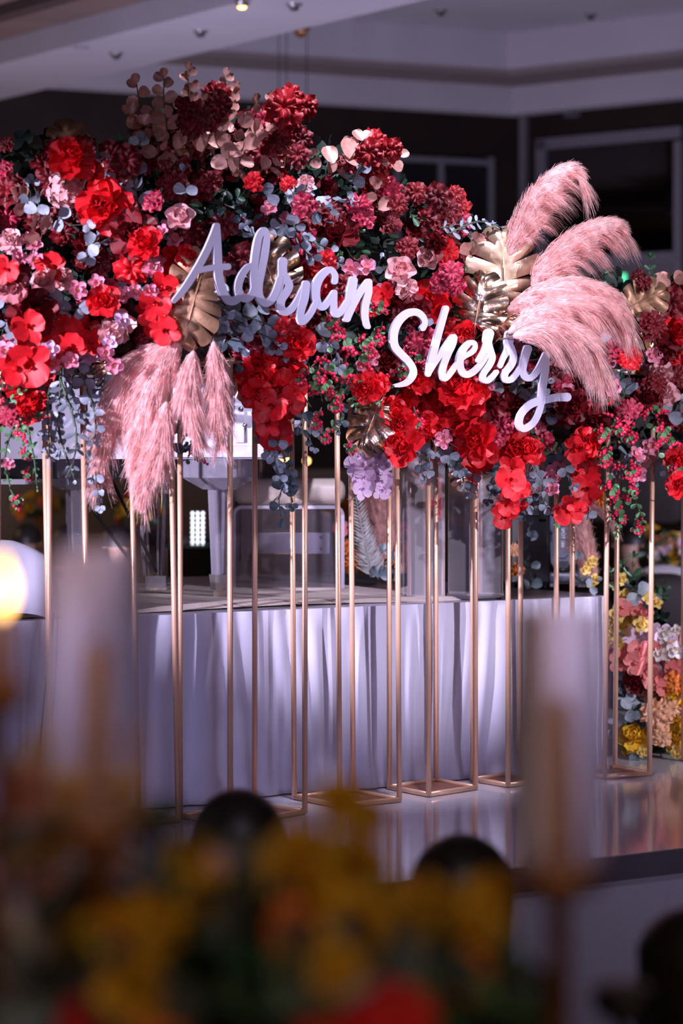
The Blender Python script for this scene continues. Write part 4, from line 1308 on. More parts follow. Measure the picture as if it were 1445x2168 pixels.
for ln in SPRIGS.replace('\n', ';').split(';'):
    q = ln.split()
    if len(q) == 6:
        x0, y0, x1, y1, lf = map(float, q[1:])
        base = row(x0)
        off = rngf.uniform(-0.12, 0.02)
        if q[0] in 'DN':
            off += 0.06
        if y1 > 900 and 560 < x0 < 620 or q[0] == 'K':
            off += 0.03
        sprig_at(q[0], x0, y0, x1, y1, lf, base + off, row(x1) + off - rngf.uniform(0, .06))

# berry sprays: centre, radius, pointing angle (degrees, 0 = right, 90 = up)
BERRIES = """
10 836 40 -90;30 905 44 -110;55 900 40 -70;48 965 32 -80;52 1005 30 -90;28 1065 34 -90;70 890 34 -60
689 683 40 -90;727 690 42 -80;717 728 44 -90;762 731 44 -70;796 662 40 -60;814 707 44 -90;682 776 44 -110;717 790 46 -90;661 810 46 -150;675 818 44 -90;689 794 44 -60;682 888 42 -90;727 853 42 -90;703 922 36 -90;734 950 32 -90;750 760 44 -90;740 810 44 -80;800 740 40 -90;700 850 40 -80;650 800 40 -100
412 968 32 -90;400 925 26 -60;842 950 30 -90;1281 894 48 -80;1294 963 46 -90;1281 1043 46 -90;1322 894 48 -70;1345 910 46 -60;1391 918 44 -90;1419 1001 40 -90;1336 1057 44 20;1301 1102 40 -60;1360 1109 36 -80;1350 981 44 -60;1291 1074 40 -70;1300 840 40 -90;1405 945 40 -60;1310 1000 40 -90;1270 970 40 -90;1375 880 40 -60;1265 920 40 -90;890 880 40 -60;870 760 36 -90;850 790 36 -90;835 800 36 -70
"""
for ln in BERRIES.replace('\n', ';').split(';'):
    q = ln.split()
    if len(q) == 4:
        x, y, s, an = map(float, q)
        v = rngf.randrange(3)
        if ('ber', v) not in _cache:
            _cache[('ber', v)] = make_berries((21, 24, 18)[v], 70 + v)
        dep = row(x) + rngf.uniform(-.20, -.08)
        a = math.radians(an + rngf.uniform(-12, 12))
        yv = Vector((math.cos(a), rngf.uniform(-.2, .1), math.sin(a))).normalized()
        f = Vector((0, -1, .1)); z = (f - yv * f.dot(yv)).normalized()
        rot = Matrix((yv.cross(z), yv, z)).transposed().to_4x4()
        x0, y0 = x - math.cos(a) * s * .6, y + math.sin(a) * s * .6
        sc = dep / F * s * 1.25
        t = thing('berry_spray', None, 'berries', group='red berry sprays', mw=Matrix.Translation(W(x0, y0, dep)) @ rot @ Matrix.Scale(sc, 4))
        for n2, me, mt in _cache[('ber', v)]:
            place(n2, me, t, mt)
        FLOWERS.append((t, 'red berry spray', x, y))

# gilded split leaves
def monstera(label, key, px, py, depth, size, tip_deg, face, name='monstera_leaf'):
    """px, py: the stalk end; tip_deg: where the tip points in the picture"""
    ck = ('mon', key)
    if ck not in _cache:
        _cache[ck] = make_monstera(M[key])
    a = math.radians(tip_deg)
    yv = Vector((math.cos(a), 0, math.sin(a)))
    f = Vector(face).normalized()
    z = (f - yv * f.dot(yv)).normalized()
    rot = Matrix((yv.cross(z), yv, z)).transposed().to_4x4()
    t = thing(name, label, 'leaf', group='gilded split leaves', mw=Matrix.Translation(W(px, py, depth)) @ rot @ Matrix.Scale(depth / F * size, 4))
    for n2, me, mt in _cache[ck]:
        place(n2, me, t, mt)
    return t
monstera('shiny gold split leaf behind the letters d and r', 'gold', 585, 622, 7.84, 132, 108, (-.25, -1, .35))
monstera('matt bronze split leaf over the tops of the hanging pampas', 'bronze', 415, 622, 7.56, 120, -105, (.1, -1, .4))
monstera('matt bronze split leaf rising behind the foot of the letter A', 'bronze', 408, 640, 7.66, 118, 78, (.3, -1, -.1))
monstera('big pale gold split leaf at the foot of the upright pampas', 'palegold', 1068, 628, 8.50, 152, 92, (.1, -1, .15))
monstera('small shiny gold split leaf above the two letters r of the lower name', 'gold', 1005, 688, 8.36, 118, 80, (-.3, -1, .25))
monstera('gold split leaf edge behind the lowest pampas plume', 'gold', 1045, 690, 8.50, 90, 30, (.1, -1, .3))
monstera('copper split leaf right behind the fanned pampas tips', 'bronze', 1330, 650, 8.85, 92, 25, (.2, -1, .2))
monstera('shiny copper gold split leaf below the fanned pampas tips', 'gold', 1318, 690, 8.8, 88, -10, (.1, -1, .5))
monstera('gold split leaf hanging above the pale orchids', 'gold', 800, 860, 8.2, 108, -112, (-.3, -1, .3))
monstera('silvery gold leaf edge beside the big red bloom under the letter i', 'gold', 500, 790, 7.95, 84, -35, (-.3, -1, .2))
monstera('dark copper split leaf behind the topmost red bloom near the hydrangea', 'bronze', 150, 340, 7.8, 92, 100, (.1, -1, .1))
monstera('silvery gold leaf hanging beside the red blooms over the mirror', 'gold', 985, 975, 8.6, 66, -95, (-.2, -1, .1))
monstera('gold split leaf tucked under the hanging eucalyptus and pink blossoms', 'gold', 215, 770, 7.7, 60, -60, (-.2, -1, .2))
monstera('gold leaf edge beside the lowest red blooms at the picture edge', 'gold', 0, 770, 7.5, 60, -60, (-.2, -1, .2))

# pampas
HG = 'hanging pampas plumes'
pampas('outermost hanging pampas plume, long and curving away from the letter A', [(345, 730), (295, 765), (250, 840), (225, 920), (212, 985), (214, 1020)], 7.62, 82, 3000, 1, .25, 52, HG)
pampas('hanging pampas plume between the outermost one and the gold posts', [(385, 712), (350, 765), (318, 840), (300, 910), (285, 960), (278, 995)], 7.58, 84, 3000, 2, .25, 52, HG)
pampas('lowest hanging pampas plume, its tip far below the others', [(352, 850), (345, 910), (328, 970), (310, 1025), (298, 1070)], 7.54, 72, 2400, 3, .25, 50, HG)
pampas('short hanging pampas plume between the two bent ones and the straight one', [(410, 742), (402, 790), (398, 840), (405, 890), (418, 930)], 7.56, 64, 2400, 4, .25, 46, HG)
pampas('straight hanging pampas plume, nearest the letter d', [(452, 722), (458, 780), (462, 840), (465, 895), (470, 945)], 7.58, 62, 2400, 5, .25, 46, HG)
UG = 'upright pampas plumes'
pampas('tallest upright pampas plume, leaning toward the dark mirror', [(1078, 540), (1108, 480), (1145, 420), (1185, 375), (1212, 358), (1228, 368)], 8.50, 88, 3200, 6, .85, 56, UG)
pampas('second upright pampas plume, reaching out toward the exit sign', [(1125, 610), (1160, 570), (1210, 525), (1262, 490), (1302, 476), (1318, 486)], 8.46, 92, 3400, 7, .85, 56, UG)
pampas('upper fanned pampas plume, just under the exit sign', [(1072, 660), (1120, 640), (1190, 618), (1255, 620), (1298, 634), (1318, 660)], 8.40, 84, 3200, 8, .75, 54, UG)
pampas('middle fanned pampas plume, pointing at the copper leaf', [(1075, 705), (1130, 672), (1195, 650), (1260, 648), (1310, 662), (1330, 690)], 8.36, 78, 3000, 9, .75, 52, UG)
pampas('lowest fanned pampas plume, drooping behind the letter y', [(1085, 712), (1140, 702), (1195, 706), (1240, 728), (1262, 760), (1272, 785)], 8.32, 84, 3000, 10, .7, 54, UG)

# near-black leaves added behind the flowers to paint the dark gaps
SIL = [(-70, 330), (60, 300), (140, 285), (205, 335), (270, 300), (320, 262), (430, 215), (500, 260), (560, 230), (640, 235), (650, 310), (740, 320), (800, 320), (815, 390), (900, 405), (975, 425), (1000, 480), (1050, 500), (1075, 560), (1180, 600), (1300, 590), (1400, 600), (1520, 610),
       (1520, 990), (1400, 960), (1300, 980), (1200, 960), (1100, 950), (1000, 940), (900, 905), (800, 850), (740, 840), (650, 830), (600, 850), (520, 800), (450, 720), (330, 720), (220, 790), (120, 820), (70, 860), (-70, 920)]
def inside(x, y, P=SIL):
    c = False
    j = len(P) - 1
    for i in range(len(P)):
        if (P[i][1] > y) != (P[j][1] > y) and x < (P[j][0] - P[i][0]) * (y - P[i][1]) / (P[j][1] - P[i][1]) + P[i][0]:
            c = not c
        j = i
    return c
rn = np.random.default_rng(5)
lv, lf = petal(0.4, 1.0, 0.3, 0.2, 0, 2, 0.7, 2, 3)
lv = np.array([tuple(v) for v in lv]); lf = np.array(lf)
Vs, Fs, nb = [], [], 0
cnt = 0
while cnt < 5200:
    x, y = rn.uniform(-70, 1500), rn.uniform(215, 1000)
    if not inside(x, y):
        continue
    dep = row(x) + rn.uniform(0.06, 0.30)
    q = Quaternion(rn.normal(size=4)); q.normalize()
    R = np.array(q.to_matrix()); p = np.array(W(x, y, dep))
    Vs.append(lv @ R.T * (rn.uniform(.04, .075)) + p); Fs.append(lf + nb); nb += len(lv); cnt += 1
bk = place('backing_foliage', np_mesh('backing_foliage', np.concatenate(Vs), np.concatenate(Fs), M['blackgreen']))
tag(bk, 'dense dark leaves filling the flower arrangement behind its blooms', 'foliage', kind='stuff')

# deeper blooms that fill the gaps, mostly dark reds painting the dimmer light
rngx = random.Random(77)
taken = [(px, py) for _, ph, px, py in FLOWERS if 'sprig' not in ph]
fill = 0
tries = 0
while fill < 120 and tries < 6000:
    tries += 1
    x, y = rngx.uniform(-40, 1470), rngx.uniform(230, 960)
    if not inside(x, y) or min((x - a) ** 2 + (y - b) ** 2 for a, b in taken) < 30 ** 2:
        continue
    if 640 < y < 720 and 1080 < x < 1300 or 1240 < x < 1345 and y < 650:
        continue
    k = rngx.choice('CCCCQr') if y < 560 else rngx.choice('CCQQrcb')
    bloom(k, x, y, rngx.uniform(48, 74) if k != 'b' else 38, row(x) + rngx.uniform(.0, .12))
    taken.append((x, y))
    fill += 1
# ------------------------------------------------------------------ things on the stage
def on_stage(px, py):
    """stage-top point seen at a pixel"""
    d = (CAM_Z - STAGE_Z) * F / (py - HOR)
    return W(px, py, d)

# clear grand piano: keyboard end toward the right, tail toward the left
pn = thing('grand_piano', 'clear acrylic grand piano with lilac white case on the stage behind the posts', 'piano', W(465, 1272, 9.08) * 1.0)
PO = pn.location.copy(); PO.z = STAGE_Z; pn.location = PO
def outline(off=0.0, n=14):
    P = [(0.235, -0.12), (0.235, 1.24), (-0.25, 1.24)]
    for i in range(n + 1):           # curved bent side running to the tail
        t = i / n
        x = -0.25 - 1.10 * t
        y = 1.24 - 0.62 * (0.5 - 0.5 * math.cos(PI * t)) - 0.06 * math.sin(PI * t)
        P.append((x, y))
    P += [(-1.44, 0.55), (-1.50, 0.40), (-1.50, 0.10), (-1.44, -0.06), (-1.36, -0.12)]
    return P
POLY = outline()
ZB, ZT = 0.535, 0.80
def rim(poly, z0, z1, th):
    g = G()
    n = len(poly)
    c = Vector((sum(p[0] for p in poly) / n, sum(p[1] for p in poly) / n))
    inner = [tuple(Vector(p) + (c - Vector(p)).normalized() * th) for p in poly]
    vs = [(x, y, z) for z in (z0, z1) for x, y in poly] + [(x, y, z) for z in (z0, z1) for x, y in inner]
    fs = []
    for i in range(n):
        j = (i + 1) % n
        fs += [(i, j, n + j, n + i), (2 * n + i, 3 * n + i, 3 * n + j, 2 * n + j), (n + i, n + j, 3 * n + j, 3 * n + i), (i, 2 * n + i, 2 * n + j, j)]
    return g.add(vs, fs)
rim(POLY, ZB, ZT, 0.03).build('case_rim', M['whitegloss'], pn)
g = G(); g.prism([(x * .97, y * .97 + .01) for x, y in POLY], ZB + .01, ZB + .03); g.build('soundboard', M['whitegloss'], pn)
g = G(); g.prism([(x * .93 - .03, y * .9 + .05) for x, y in POLY], ZB + .07, ZB + .10); g.build('harp_frame', M['harp'], pn)
for k in range(5):
    g = G(); g.box((-1.2 + .1 * k, .0 + .2 * k, ZB + .10), (0.10, .03 + .2 * k, ZB + .15)); g.build('harp_bar', M['harp'], pn)
g = G(); g.box((-.34, -0.15, ZB + .005), (0.245, -0.105, ZB + .05)); g.build('lower_rail', M['whitegloss'], pn, bevel=.006)
g = G(); g.box((-1.30, -0.03, ZB - .075), (-.30, 0.55, ZB + .0)); g.build('underside_beam', M['black'], pn)
g = G(); g.box((-1.02, -0.10, ZB - .095), (-.72, .5, ZB - .076)); g.build('cross_board', M['whitegloss'], pn)
g = G(); g.box((0.05, -0.05, ZB + .10), (0.38, 1.18, ZB + .13)); g.build('key_bed', M['whitegloss'], pn)
for k in range(36):
    g = G() if k == 0 else None
    if k == 0:
        km = G().box((0, 0, 0), (0.13, 0.0305, 0.014)).mesh('white_key', M['whitegloss'])
    place('white_key', km, pn, Matrix.Translation((0.24, 0.0 + .032 * k, ZB + .131)))
for x, z, s in ((0.085, .72, .9), (.10, .66, .8), (.175, .62, .5)):
    g = G(); g.tube([(x, -0.125, z), (x, -0.14, z)], .011 * s, 10); g.build('case_bolt', M['steel'], pn, True)
g = G(); g.box((0.062, -0.135, ZB + .06), (0.098, -0.12, .82)); g.build('lid_hinge_plate', M['whitegloss'], pn, bevel=.003)
g = G(); g.tube([(0.13, -.10, .72), (.16, -.10, .69), (.26, -.10, .69)], .007, 8); g.build('lid_prop_catch', M['steel'], pn, True)
# lid, closed flat over the tail and hidden in the flowers
g = G(); g.prism([(x * 1.01, y * 1.01) for x, y in POLY], ZT, ZT + .018); g.build('lid', M['acrylic'], pn)
def octa(r, z, sx=1.0):
    return [(r * sx * math.cos(PI / 8 + PI / 4 * i), r * math.sin(PI / 8 + PI / 4 * i), z) for i in range(8)]
def leg(x, y):
    g = G()
    secs = [octa(.150, ZB), octa(.150, ZB - .07), octa(.068, ZB - .115), octa(.048, ZB - .118), octa(.034, .10)]
    vs = [Vector(v) + Vector((x, y, 0)) for s in secs for v in s]
    fs = [(k * 8 + i, (k + 1) * 8 + i, (k + 1) * 8 + (i + 1) % 8, k * 8 + (i + 1) % 8) for k in range(4) for i in range(8)] + [tuple(range(8)), tuple(range(39, 31, -1))]
    g.add(vs, fs)
    lg = g.build('leg', M['acrylic'], pn)
    g = G()
    vs = [Vector(v) + Vector((x, y, 0)) for s in (octa(.043, .10), octa(.036, .042)) for v in s]
    g.add(vs, [(i, 8 + i, 8 + (i + 1) % 8, (i + 1) % 8) for i in range(8)] + [tuple(range(8)), tuple(range(15, 7, -1))])
    g.build('steel_foot', M['steel'], lg)
    g = G(); g.box((x - .022, y - .014, .016), (x + .022, y + .014, .045)); g.tube([(x + .006, y - .012, .018), (x + .006, y + .012, .018)], .018, 12)
    g.build('caster', M['steel'], lg)
leg(0.0, 0.0); leg(0.05, 1.05); leg(-0.55, 0.10)
# pedal lyre
lx, ly = -0.265, .20
ly_ = place('pedal_lyre', G().box((lx - .03, ly - .035, .03), (lx + .05, ly + .05, .085)).mesh('pedal_lyre', M['acrylic']), pn)
for dx in (-.055, -.03, 0.02, .045):
    g = G(); g.tube([(lx + dx * .7, ly, .085), (lx + dx, ly, ZB - .05)], .006 if abs(dx) < .04 else .010, 8); g.build('lyre_rod', M['acrylic'], ly_, True)
g = G(); g.box((lx - .08, ly - .015, .40), (lx + .06, ly + .015, .414)); g.build('lyre_crossbar', M['acrylic'], ly_)
for k in range(3):
    g = G(); g.box((lx + .05, ly - .025 + .025 * k, .040), (lx + .12, ly - .012 + .025 * k, .048)); g.build('pedal', M['steel'], ly_, bevel=.002)
for q in ((-.60, .5), (-.42, .47)):
    g = G(); g.tube([(q[0], .06, q[1]), (lx - .02 + (q[0] + .5) * .4, ly - .01, .10)], .0065, 8); g.build('lyre_brace', M['black'], ly_, True)

# clear bench with a cream cushion
bp = on_stage(610, 1252)
bn = thing('piano_bench', 'clear acrylic piano bench with a thick cream leatherette cushion', 'bench', bp)
bw, bd, bh = .225, .34, .345
g = G()
prof = []
def arc(cx, cz, r, a0, a1, n=6):
    return [(cx + r * math.cos(math.radians(a0 + (a1 - a0) * i / n)), cz + r * math.sin(math.radians(a0 + (a1 - a0) * i / n))) for i in range(n + 1)]
outer = [(-bw, 0)] + arc(-bw + .04, bh - .04, .04, 180, 90) + arc(bw - .04, bh - .04, .04, 90, 0) + [(bw, 0)]
inner = [(-bw + .014, 0)] + arc(-bw + .04, bh - .04, .026, 180, 90) + arc(bw - .04, bh - .04, .026, 90, 0) + [(bw - .014, 0)]
k = len(outer)
vs = [(x, y, z) for y in (0, bd) for x, z in outer] + [(x, y, z) for y in (0, bd) for x, z in inner]
fs = []
for i in range(k - 1):
    fs += [(i, i + 1, k + i + 1, k + i), (2 * k + i, 3 * k + i, 3 * k + i + 1, 2 * k + i + 1), (i, 2 * k + i, 2 * k + i + 1, i + 1), (k + i, k + i + 1, 3 * k + i + 1, 3 * k + i)]
fs += [(0, k, 3 * k, 2 * k), (k - 1, 3 * k - 1, 4 * k - 1, 2 * k - 1)]
g.add(vs, fs); g.build('waterfall_frame', M['acrylic'], bn)
g = G()
g.add([(x, -.002, z) for x, z in outer] + [(x, -.002, z) for x, z in inner], [(i, i + 1, k + i + 1, k + i) for i in range(k - 1)])
g.build('edge_highlight', M['acryliclip'], bn)
g = G(); g.box((-bw + .016, .004, .0), (bw - .016, .012, bh - .016)); g.build('front_panel', M['glass'], bn)
g = G(); g.box((-bw + .06, .03, .15), (bw - .06, .045, .235)); g.build('stretcher', M['acrylic'], bn)
for x in (-.13, .13):
    for z in (.17, .215):
        g = G(); g.tube([(x, .03, z), (x, .022, z)], .006, 8); g.build('bolt', M['steel'], bn, True)
g = G(); g.box((-bw + .002, -.005, bh), (bw + .004, bd + .01, bh + .105))
c = g.build('cushion', M['leather'], bn, True)
b = c.modifiers.new('bevel', 'BEVEL'); b.width = .045; b.segments = 5
# mirrored plinths
p = on_stage(902, 1268)
t = thing('mirrored_plinth', 'narrow mirrored plinth beside the back pampas, reflecting the bench', 'plinth', p)
def turned(o, deg):
    o.rotation_euler = (0, 0, math.radians(deg))
turned(t, 8)
g = G(); g.box((-.072, 0, 0.012), (.072, .2, .56)); g.build('mirror_body', M['mirror'], t)
g = G(); g.box((-.074, -.002, 0), (.074, .202, .012)); g.build('base_trim', M['steel'], t)
g = G(); g.box((-.074, -.002, .56), (.074, .202, .575)); g.build('top_plate', M['steel'], t)
p = on_stage(1006, 1264)
t = thing('mirrored_plinth', 'wider mirrored plinth with a silver base ledge next to the black case', 'plinth', p)
turned(t, -4)
g = G(); g.box((-.106, 0, 0.012), (.106, .2, .53)); g.build('mirror_body', M['mirror'], t)
g = G(); g.box((-.110, -.012, 0), (.110, .205, .014)); g.build('base_trim', M['steel'], t)
for x in (-.106, .102):
    g = G(); g.box((x, -.004, .012), (x + .004, 0.002, .53)); g.build('corner_trim', M['steel'], t)
g = G(); g.box((-.11, -.005, .53), (.11, .205, .545)); g.build('top_plate', M['steel'], t)
# black flight case behind the moving light
p = on_stage(1122, 1246)
t = thing('flight_case', 'black flight case standing between the mirrored plinth and the moving light', 'case', p)
turned(t, 12)
g = G(); g.box((-.085, 0, .02), (.085, .30, .44)); g.build('body', M['black'], t, bevel=.008)
g = G(); g.box((-.088, -.004, .30), (.088, .304, .315)); g.build('lid_band', M['edge'], t)
for x in (-.05, .05):
    g = G(); g.box((x - .015, -.010, .285), (x + .015, 0, .325)); g.build('latch', M['black'], t)
for x in (-.07, .07):
    g = G(); g.lathe([(.014, 0), (.014, .02)], 10, (x, .03, 0)); g.build('foot', M['black'], t)

# moving-head stage light
p = on_stage(1200, 1243)
mh = thing('moving_head_light', 'blue grey moving head stage light with white lettering on its yoke arm', 'stage light', p)
turned(mh, -6)
s = 9.3 / F
g = G(); g.box((-.075, 0, .012), (.080, .16, .058)); g.build('base', M['greyplastic'], mh, bevel=.012)
for x in (-.055, .06):
    g = G(); g.box((x - .018, -.012, 0), (x + .018, .03, .014)); g.build('foot', M['greyplastic'], mh, bevel=.003)
g = G(); g.tube([(0.068, -.014, .03), (.068, -.03, .03), (-.03, -.03, .03), (-.03, -.014, .03)], .008, 8); g.build('carry_handle', M['greyplastic'], mh, True)
g = G(); g.lathe([(.036, .058), (.036, .085)], 16, (-.03, .06, 0)); g.build('pan_bearing', M['black'], mh, True)
g = G()
arm = [(-.068, .10), (-.058, .078), (.0, .078), (.012, .10), (.016, .20), (.014, .285), (.0, .31), (-.06, .31), (-.075, .285), (-.074, .20)]
vs = [(x, y, z) for y in (.005, .085) for x, z in arm]
n = len(arm)
g.add(vs, [tuple(range(n)), tuple(range(2 * n - 1, n - 1, -1))] + [(i, n + i, n + (i + 1) % n, (i + 1) % n) for i in range(n)])
ya = g.build('yoke_arm', M['greyplastic'], mh, bevel=.007)
g = G()
pan = [(-.058, .135), (-.045, .120), (-.008, .120), (.004, .135), (.006, .27), (-.002, .285), (-.055, .285), (-.064, .27)]
n = len(pan)
g.add([(x, y, z) for y in (-.002, .006) for x, z in pan], [tuple(range(n)), tuple(range(2 * n - 1, n - 1, -1))] + [(i, n + i, n + (i + 1) % n, (i + 1) % n) for i in range(n)])
g.build('cover_panel', mat('lighter_grey_plastic', (0.13, 0.14, 0.21), 0.4), ya, bevel=.003)
for k in range(3):
    g = G(); g.box((-.055, .001, .088 + .008 * k), (.005, .006, .091 + .008 * k)); g.build('vent_slot', M['black'], ya)
tc_ = bpy.data.curves.new('lettering', 'FONT')
tc_.body = 'SPOT 260'
tc_.size = .020
tc_.extrude = .0006
tc_.align_x = 'CENTER'; tc_.align_y = 'CENTER'
tc_.materials.append(M['print'])
_tmp = place('lettering', tc_)
lm_ = bpy.data.meshes.new_from_object(_tmp.evaluated_get(bpy.context.evaluated_depsgraph_get()))
bpy.data.objects.remove(_tmp)
o = place('lettering', lm_, ya, Matrix.Translation((-.018, -.004, .205)) @ Matrix.Rotation(PI / 2, 4, 'X') @ Matrix.Rotation(-PI / 2, 4, 'Z'))
# head tilted up to the right
hd = Matrix.Translation((.0, .05, .295)) @ Matrix.Rotation(math.radians(-38), 4, 'Y')
g = G()
g.lathe([(.052, -.10), (.060, -.085), (.062, .03), (.056, .10), (.050, .17), (.054, .19)], 20)
g.v = [hd @ Matrix.Rotation(PI / 2, 4, 'Y') @ v for v in g.v]
he = g.build('head', M['greyplastic'], mh, True)
for k in range(4):
    g = G(); g.box((-.01 + .012 * k, -.0635, -.03), (-.005 + .012 * k, -.058, .03)); g.v = [hd @ v for v in g.v]; g.build('vent_slot', M['black'], he)
g = G(); g.lathe([(.046, .186), (.040, .194), (.01, .198)], 18); g.v = [hd @ Matrix.Rotation(PI / 2, 4, 'Y') @ v for v in g.v]; g.build('lens', M['darkmirror'], he, True)

# white-draped stage monitor at the left end of the stage, with its cable
mp = S0 - DX * 0.48 + DN * 0.02
mo = thing('draped_speaker', 'stage speaker hidden under a white cloth at the stage edge', 'speaker', (mp.x, mp.y, STAGE_Z))
turned(mo, 32)
g = G(); g.box((-.62, .05, 0.0), (-.02, .42, .24)); g.build('cabinet', M['black'], mo, bevel=.01)
g = G()
nu, nv = 80, 14
rg = random.Random(4)
for j in range(nv + 1):
    for i in range(nu + 1):
        x = -.68 + .74 * i / nu
        if j <= 5:                         # top, back to front
            q = j / 5
            y = .45 - .42 * q; z = .275 - .012 * math.sin(4 * x + 2) - .05 * max(0, (x + .06) / .12) ** 2
            if q == 1: z -= .012
        else:
            q = (j - 5) / (nv - 5)
            hem = .022 + .050 * max(0, math.sin(7.5 * x + 3.6)) ** 3
            z = .258 * (1 - q) + hem * q - .03 * max(0, (x + .06) / .12) ** 2
            y = .03 - .030 * q * (0.6 + math.sin(34 * x + 1.5 * q) * .6 + .4 * math.sin(15 * x)) - .012
        g.v.append(Vector((x, y, z)))
g.f = [(j * (nu + 1) + i, (j + 1) * (nu + 1) + i, (j + 1) * (nu + 1) + i + 1, j * (nu + 1) + i + 1) for j in range(nv) for i in range(nu)]
n0 = len(g.v)
for j in range(11):                        # right-hand end, hanging in a round corner
    for i in range(9):
        q = j / 10; y = .45 - .42 * i / 8
        g.v.append(Vector((.06 + .035 * math.sin(PI * .5 * q) + .01 * math.sin(20 * y), y, .215 * (1 - q) + .02 * q)))
g.f += [(n0 + j * 9 + i, n0 + (j + 1) * 9 + i, n0 + (j + 1) * 9 + i + 1, n0 + j * 9 + i + 1) for j in range(10) for i in range(8)]
g.build('cloth_cover', M['cloth'], mo, True)
c0 = S0 - DX * 0.42
t = thing('speaker_cable', 'thin black cable looping down the skirt below the draped speaker', 'cable', (c0.x, c0.y, 0))
g = G()
for off in (0, .012):
    pts = []
    for i in range(14):
        q = i / 13
        p = DX * (-.04 + off - .05 * math.sin(2.2 * q) + off * 2 * math.sin(3 * q)) - DN * (.075 + .01 * math.sin(5 * q))
        pts.append(Vector((p.x, p.y, .69 - .66 * q)))
    g.tube(pts, .0032, 6)
g.build('cord', M['cable'], t, True)

# glass-topped side table with a lit crystal column, behind the stage
p = W(425, 1153, 11.15)
t = thing('side_table', 'dark side table with a green glass top behind the piano leg', 'table', (p.x, p.y, 0))
g = G(); g.box((-.16, -.12, p.z - .012), (.20, .18, p.z)); g.build('glass_top', mat('green_glass_edge', (.10, .42, .40), .1, coat=.5), t)
g = G(); g.box((-.15, -.11, 0.0), (.19, .17, p.z - .02)); g.build('dark_drape', M['black'], t)
for x in (-.15, .19):
    g = G(); g.box((x - .006, -.125, 0), (x + .006, -.113, p.z - .012)); g.build('leg', M['steel'], t)
ct = thing('crystal_column', 'bright crystal column lamp standing on the glass side table', 'lamp', (p.x - .02, p.y + .02, p.z))
fc = G()
fc.add([(-.005, 0, -.011), (.005, 0, -.011), (.011, 0, 0), (.005, 0, .011), (-.005, 0, .011), (-.011, 0, 0), (0, -.010, 0)], [(i, (i + 1) % 6, 6) for i in range(6)])
fm = fc.mesh('crystal_facet', M['crystal'])
g = G(); g.box((-.03, -.02, 0), (.04, .03, .155)); g.build('column_core', M['glass'], ct)
for i in range(3):
    for j in range(7):
        place('crystal_facet', fm, ct, Matrix.Translation((-.019 + .024 * i, -.021, .012 + .022 * j)))

# tall pampas bunch and bleached fern at the back of the stage
BG = 'tall pale pampas at the back of the stage'
pampas('tall back pampas plume nearest the bleached fern', [(800, 1225), (792, 1150), (782, 1060), (775, 980), (772, 920)], 10.3, 50, 2200, 21, .2, 50, BG)
pampas('tall back pampas plume in the middle of its bunch', [(812, 1225), (810, 1140), (806, 1050), (804, 960), (800, 900)], 10.2, 56, 2400, 22, .2, 50, BG)
pampas('tall back pampas plume nearest the narrow mirrored plinth', [(826, 1225), (836, 1140), (842, 1050), (846, 970), (848, 900)], 10.3, 56, 2400, 23, .2, 50, BG)
def fern(label, x0, y0, x1, y1, dep, wid):
    a, b = W(x0, y0, dep), W(x1, y1, dep)
    t = thing('bleached_fern', label, 'fern', a, 'bleached ferns')
    ax = b - a
    sd = Vector((ax.z, 0, -ax.x)).normalized()
    g = G(); g.tube([Vector(), ax * .5, ax], [.004, .003, .001], 5); g.build('stem', M['fern'], t)
    w = wid * dep / F
    rr = random.Random(9)
    lf_ = G(); lf_.add([(0, 0, 0), (.08, .4, .02), (0, 1, -.1), (-.08, .4, .02)], [(0, 1, 2, 3)])
    me = lf_.mesh('frond', M['fern'])
    for k in range(44):
        q = .05 + .95 * k / 44
        s_ = 1 if k % 2 else -1
        L = w * (1 - .5 * q) * rr.uniform(.8, 1.15)
        yv = (sd * s_ + ax.normalized() * .75 + Vector((0, rr.uniform(-.5, .2), 0))).normalized()
        z = (Vector((0, -1, 0)) - yv * yv.dot(Vector((0, -1, 0)))).normalized()
        mt = Matrix((yv.cross(z), yv, z)).transposed().to_4x4()
        place('frond', me, t, Matrix.Translation(ax * q) @ mt @ Matrix.Scale(L, 4))
fern('white bleached fern standing at the side of the back pampas', 785, 1222, 752, 1050, 10.0, 40)
fern('short white bleached fern low at the foot of the back pampas', 790, 1222, 770, 1130, 9.95, 36)
fern('white bleached fern between the two plinths and the pampas', 800, 1222, 760, 1090, 10.05, 38)
pampas('pale pampas plume beside the moving light, arching over', [(1252, 1240), (1238, 1180), (1226, 1120), (1228, 1080), (1252, 1066), (1282, 1072)], 9.62, 64, 2600, 24, .7, 50, 'low pampas by the moving light')
pampas('short pale pampas plume below the arching one', [(1256, 1244), (1244, 1200), (1232, 1150), (1228, 1115), (1232, 1092)], 9.66, 50, 1800, 25, .5, 44, 'low pampas by the moving light')
pampas('pale pampas tip hanging under the red blooms near the black case', [(1125, 945), (1128, 970), (1134, 1000), (1140, 1022)], 8.9, 34, 900, 26, .2, 34, 'low pampas by the moving light')
monstera_dark = [(800, 1225, 812, 1165), (815, 1225, 835, 1180), (850, 1225, 848, 1190), (1118, 1150, 1105, 1100), (1122, 1252, 1102, 1160)]
for x0, y0, x1, y1 in monstera_dark:
    sprig_at('D', x0, y0, x1, y1, 24, 9.75 if x0 < 900 else 9.7)
for x, y, k, s_ in ((745, 1190, 'G', 46), (732, 1160, 'G', 36), (770, 1195, 'G', 40), (845, 1215, 'G', 36), (1090, 1165, 'p', 30), (1096, 1206, 'G', 28), (1230, 1040, 'G', 40), (1270, 1055, 'G', 44), (1255, 1000, 'G', 30), (722, 1120, 'S', 34)):
    bloom(k, x, y, s_, 10.1 if x < 900 else 9.6)
